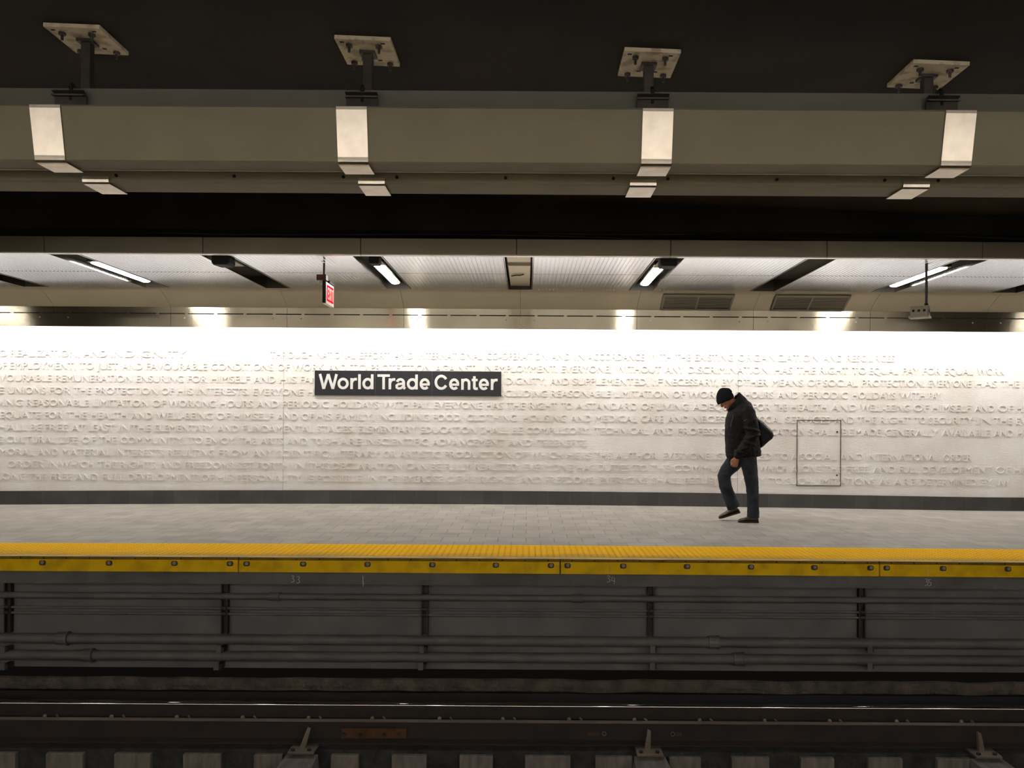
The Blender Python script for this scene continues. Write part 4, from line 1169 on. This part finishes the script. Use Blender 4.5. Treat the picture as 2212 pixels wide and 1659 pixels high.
# eyes, closed look downwards: dark lid line
for s in (-1, 1):
    bm = BM(); ball(bm, hp3(0.083, s * 0.029, 0.004), (0.010, 0.013, 0.008), 10, hr); build('eye', bm, M['hair'], person, True)
    bm = BM(); ball(bm, hp3(0.094, s * 0.029, 0.021), (0.005, 0.018, 0.004), 8, hr); build('eyebrow', bm, M['hair'], person, True)
# short hair showing under the hat
bm = BM(); ball(bm, hp3(-0.012, 0, 0.012), (0.086 * K, 0.079 * K, 0.055 * K), 20, hr)
build('hair', bm, M['hair'], person, True)

# jacket
bm = BM()
tube(bm, kp([(0.015, 0, 0.855), (0.012, 0, 0.90), (0.0, 0, 1.0), (-0.012, 0, 1.15), (-0.02, 0, 1.28), (-0.022, 0, 1.38), (-0.018, 0, 1.46), (-0.022, 0, 1.53), (-0.05, 0, 1.585)]),
     kr([(0.200, 0.222), (0.208, 0.232), (0.205, 0.225), (0.205, 0.222), (0.212, 0.212), (0.222, 0.196), (0.215, 0.172), (0.150, 0.135), (0.095, 0.095)]), 32)
# sleeves
limb(bm, kp([(0.010, -0.175, 1.455), (0.040, -0.235, 1.33), (0.062, -0.262, 1.16), (0.020, -0.262, 1.06), (-0.060, -0.255, 0.96), (-0.125, -0.248, 0.885)]), kr([0.098, 0.092, 0.090, 0.083, 0.070, 0.054]), 18)
limb(bm, kp([(0.010, 0.175, 1.455), (0.05, 0.235, 1.33), (0.075, 0.26, 1.17), (0.02, 0.25, 1.06), (-0.05, 0.235, 0.97)]), kr([0.098, 0.092, 0.088, 0.08, 0.068]), 18)
# wrinkle rolls on the sleeve
for t, (x, z) in enumerate(((0.05, 1.22), (0.055, 1.13), (0.01, 1.04), (-0.035, 0.985), (-0.095, 0.925))):
    rr_ = (0.094, 0.096, 0.086, 0.079, 0.064)[t] * K
    pts = []
    for q in range(17):
        a = 2 * PI * q / 16
        pts.append(k3(x, -0.258, z) + Vector((math.cos(a) * rr_, math.sin(a) * rr_, math.cos(a) * (0.03 if t % 2 else -0.02))))
    tube(bm, pts, 0.014, 8)
# standing collar
n = 24
R_ = []
for (cx, cz, ra, rb_, tl_) in ((-0.045, 1.535, 0.130, 0.125, 0.35), (-0.095, 1.562, 0.145, 0.110, 0.72), (-0.137, 1.594, 0.152, 0.094, 0.97)):
    R_.append((cx, cz, ra, rb_, tl_))
rings = []
for off in (0.0, -0.016):
    for (cx, cz, ra, rb_, tl_) in (R_ if off == 0.0 else R_[::-1]):
        ring_ = []
        for q in range(n):
            a = 2 * PI * q / n
            u = math.cos(a) * (ra + off); v = math.sin(a) * (rb_ + off)
            ring_.append(bm.verts.new(k3(cx + u * math.cos(tl_), v, cz + u * math.sin(tl_))))
        rings.append(ring_)
for a_, b_ in zip(rings, rings[1:] + rings[:1]):
    for q in range(n): bm.faces.new((a_[q], a_[(q + 1) % n], b_[(q + 1) % n], b_[q]))
jk = fuse('jacket', bm, 0.009, M['jacket'], person, smooth=3, extra=clouds(0.05, 0.016))
# cuff, hem line, seam, sleeve tab, chest zip
bm = BM(); tube(bm, kp([(-0.108, -0.249, 0.912), (-0.134, -0.248, 0.872)]), kr([0.050, 0.048]), 18); build('cuff', bm, M['jacket'], jk, True)
bm = BM(); ribbon(bm, [(-0.035 * K, 1.355 * K), (-0.068 * K, 1.335 * K)], 0.006, -0.335 * K, -0.325 * K)
for v in bm.verts: v.co.y += 0.002
build('sleeve_tab', bm, M['trim_grey'], jk)
bm = BM(); tube(bm, kp([(-0.165, -0.165, 1.40), (-0.185, -0.16, 1.33), (-0.20, -0.155, 1.25)]), 0.003, 6); build('chest_zip', bm, M['trim_grey'], jk)

# beanie
bm = BM()
n = 40; R_ = []
def hat_ring(cx, cz, ra, rb_, tilt, rib=0.0022):
    out = []
    for q in range(n * 2):
        a = 2 * PI * q / (n * 2)
        f = 1 + (rib / ra) * (1 if q % 2 else -1)
        u = math.cos(a) * ra * f; v = math.sin(a) * rb_ * f
        out.append(bm.verts.new(k3(cx + u * math.cos(tilt), v, cz + u * math.sin(tilt))))
    return out
prof = [(-0.222, 1.600, 0.100, 0.088, 0.42), (-0.224, 1.594, 0.110, 0.096, 0.42), (-0.230, 1.610, 0.118, 0.100, 0.43), (-0.244, 1.645, 0.118, 0.100, 0.43), (-0.250, 1.660, 0.110, 0.095, 0.44),
        (-0.248, 1.690, 0.108, 0.094, 0.36), (-0.252, 1.720, 0.093, 0.084, 0.28), (-0.252, 1.745, 0.076, 0.070, 0.2), (-0.255, 1.762, 0.052, 0.05, 0.1), (-0.255, 1.770, 0.02, 0.02, 0.0)]
rs = [hat_ring(*p, 0.0022 if p[2] > 0.06 else 0.001) for p in prof]
for a_, b_ in zip(rs, rs[1:]):
    for q in range(len(a_)): bm.faces.new((a_[q], a_[(q + 1) % len(a_)], b_[(q + 1) % len(a_)], b_[q]))
bm.faces.new(rs[0]); bm.faces.new(list(reversed(rs[-1])))
for v in bm.verts: v.co += Vector((1, 0.6, 1)) * 0.006 * noise.noise(v.co * 14)
build('beanie', bm, M['beanie'], person, True)

# jeans
bm = BM()
tube(bm, kp([(0.03, 0, 1.0), (0.03, 0, 0.92), (0.03, 0, 0.85), (0.02, 0, 0.78)]), kr([(0.165, 0.135), (0.172, 0.145), (0.17, 0.145), (0.13, 0.11)]), 24)
limb(bm, kp([(0.055, -0.085, 0.88), (0.065, -0.095, 0.74), (0.085, -0.105, 0.60), (0.100, -0.108, 0.48), (0.112, -0.108, 0.33), (0.115, -0.108, 0.20), (0.116, -0.108, 0.062)]), kr([0.108, 0.104, 0.092, 0.082, 0.078, 0.076, 0.080]), 18, True)
limb(bm, kp([(-0.01, 0.085, 0.87), (-0.095, 0.09, 0.77), (-0.19, 0.092, 0.665), (-0.222, 0.092, 0.59), (-0.205, 0.092, 0.46), (-0.150, 0.092, 0.32), (-0.088, 0.092, 0.165)]), kr([0.108, 0.108, 0.094, 0.088, 0.084, 0.083, 0.086]), 18, True)
fuse('jeans', bm, 0.009, M['jeans'], person, smooth=4, extra=clouds(0.06, 0.013))

# shoes
def shoe(heel, toe, yc):
    hx, hz = heel; tx, tz = toe
    h_ = Vector((hx, yc, hz)); t_ = Vector((tx, yc, tz)); d = (t_ - h_); L_ = d.length; d.normalize(); up = Vector((-d.z, 0, d.x)); up = up if up.z > 0 else -up
    S = [(0.0, 0.014, 0.050), (0.035, 0.030, 0.064), (0.10, 0.038, 0.085), (0.28, 0.040, 0.100), (0.45, 0.041, 0.085), (0.62, 0.046, 0.068), (0.80, 0.050, 0.054), (0.93, 0.040, 0.042), (1.0, 0.018, 0.026)]
    sh = None
    bm = BM(); R_ = []
    for t, wd, ht in S:
        c = h_ + d * (t * L_)
        ring_ = []
        for q in range(16):
            a = 2 * PI * q / 16
            z = (math.sin(a) * 0.5 + 0.5) ** 0.85
            ring_.append(bm.verts.new(c + Vector((0, 1, 0)) * (math.cos(a) * wd) + up * (0.014 + z * (ht - 0.014))))
        R_.append(ring_)
    for a_, b_ in zip(R_, R_[1:]):
        for q in range(16): bm.faces.new((a_[q], a_[(q + 1) % 16], b_[(q + 1) % 16], b_[q]))
    bm.faces.new(R_[0]); bm.faces.new(list(reversed(R_[-1])))
    o = build('shoe', bm, M['shoe'], person, True)
    bm = BM(); n = len(S)
    outl = [(h_ + d * (t * L_ - 0.002), wd + 0.005) for t, wd, ht in S]
    Lf = [bm.verts.new(c + Vector((0, wd, 0))) for c, wd in outl]; Rt = [bm.verts.new(c - Vector((0, wd, 0))) for c, wd in outl]
    Lu = [bm.verts.new(c + Vector((0, wd, 0)) + up * 0.020) for c, wd in outl]; Ru = [bm.verts.new(c - Vector((0, wd, 0)) + up * 0.020) for c, wd in outl]
    for i in range(n - 1):
        bm.faces.new((Lf[i], Lf[i + 1], Rt[i + 1], Rt[i])); bm.faces.new((Lu[i], Lu[i + 1], Ru[i + 1], Ru[i]))
        bm.faces.new((Lf[i], Lf[i + 1], Lu[i + 1], Lu[i])); bm.faces.new((Rt[i], Rt[i + 1], Ru[i + 1], Ru[i]))
    bm.faces.new((Lf[0], Rt[0], Ru[0], Lu[0])); bm.faces.new((Lf[-1], Rt[-1], Ru[-1], Lu[-1]))
    build('sole', bm, M['sole'], o)
    bm = BM()
    for t in (0.42, 0.50, 0.58):
        c = h_ + d * (t * L_) + up * (0.098 - (t - 0.40) * 0.16)
        tube(bm, [c + Vector((0, 0.022, -0.006)), c + Vector((0, 0, 0.002)), c + Vector((0, -0.022, -0.006))], 0.003, 6)
    build('laces', bm, M['sole'], o)
shoe((0.185 * K, 0.001), (-0.080 * K, 0.001), -0.108 * K)
shoe((-0.005 * K, 0.104), (-0.285 * K, 0.022), 0.092 * K)

# shoulder bag on his back
bag = empty('shoulder_bag', (PX0 + 0.2 * K, PY0, pz0 + 1.1), 'black shoulder bag hanging behind the back of the walking man', 'bag')
ol = [(752, 492), (778, 497), (812, 530), (850, 568), (890, 605), (918, 640), (926, 668), (915, 695), (885, 722), (840, 760), (795, 795), (778, 770), (768, 700), (758, 600)]
bl = Vector(bag.location)
def bz(x, z):
    x = 800 + (x - 800) * 1.06; z = 650 + (z - 650) * 1.03
    return ((x - 600) / 777 * K + PX0, (1552 - z) / 777 * K + pz0)
bm = BM()
for (yy, sc) in ((-0.01, 0.72), (0.03, 0.92), (0.08, 1.0), (0.16, 1.0), (0.21, 0.92), (0.25, 0.72)):
    pass
R_ = []
cxz = bz(810, 660)
for yy, sc in ((-0.03, 0.62), (-0.005, 0.86), (0.05, 0.99), (0.11, 1.02), (0.17, 0.99), (0.225, 0.86), (0.25, 0.62)):
    R_.append([bm.verts.new((cxz[0] + (bz(*p)[0] - cxz[0]) * sc - bl.x, PY0 + yy - bl.y, cxz[1] + (bz(*p)[1] - cxz[1]) * sc - bl.z)) for p in ol])
for a_, b_ in zip(R_, R_[1:]):
    for q in range(len(ol)): bm.faces.new((a_[q], a_[(q + 1) % len(ol)], b_[(q + 1) % len(ol)], b_[q]))
bm.faces.new(R_[0]); bm.faces.new(list(reversed(R_[-1])))
fuse('bag_body', bm, 0.008, M['bag'], bag, smooth=5, extra=clouds(0.07, 0.018))
bm = BM()
sp = [(545, 315, 0.06), (600, 300, 0.06), (655, 325, 0.05), (700, 362, 0.04), (735, 430, 0.04), (752, 488, 0.05), (760, 520, 0.06)]
tube(bm, [Vector((bz(a, b)[0], PY0 + c, bz(a, b)[1])) - bl for a, b, c in sp], [(0.022, 0.005)] * len(sp), 10)
build('strap', bm, M['bag'], bag, True)
bm = BM(); c = Vector((bz(752, 492)[0], PY0 + 0.03, bz(752, 492)[1])) - bl
tube(bm, [c + Vector((0.014 * math.cos(a * PI / 6), -0.004, 0.014 * math.sin(a * PI / 6))) for a in range(13)], 0.003, 6)
build('ring', bm, M['brass'], bag)
bm = BM()
sp = [(758, 500, 0.03), (800, 522, 0.025), (845, 570, 0.02), (885, 608, 0.015), (905, 650, 0.01)]
tube(bm, [Vector((bz(a, b)[0], PY0 + c - 0.03, bz(a, b)[1])) - bl for a, b, c in sp], 0.004, 6)
build('piping', bm, M['trim_grey'], bag)
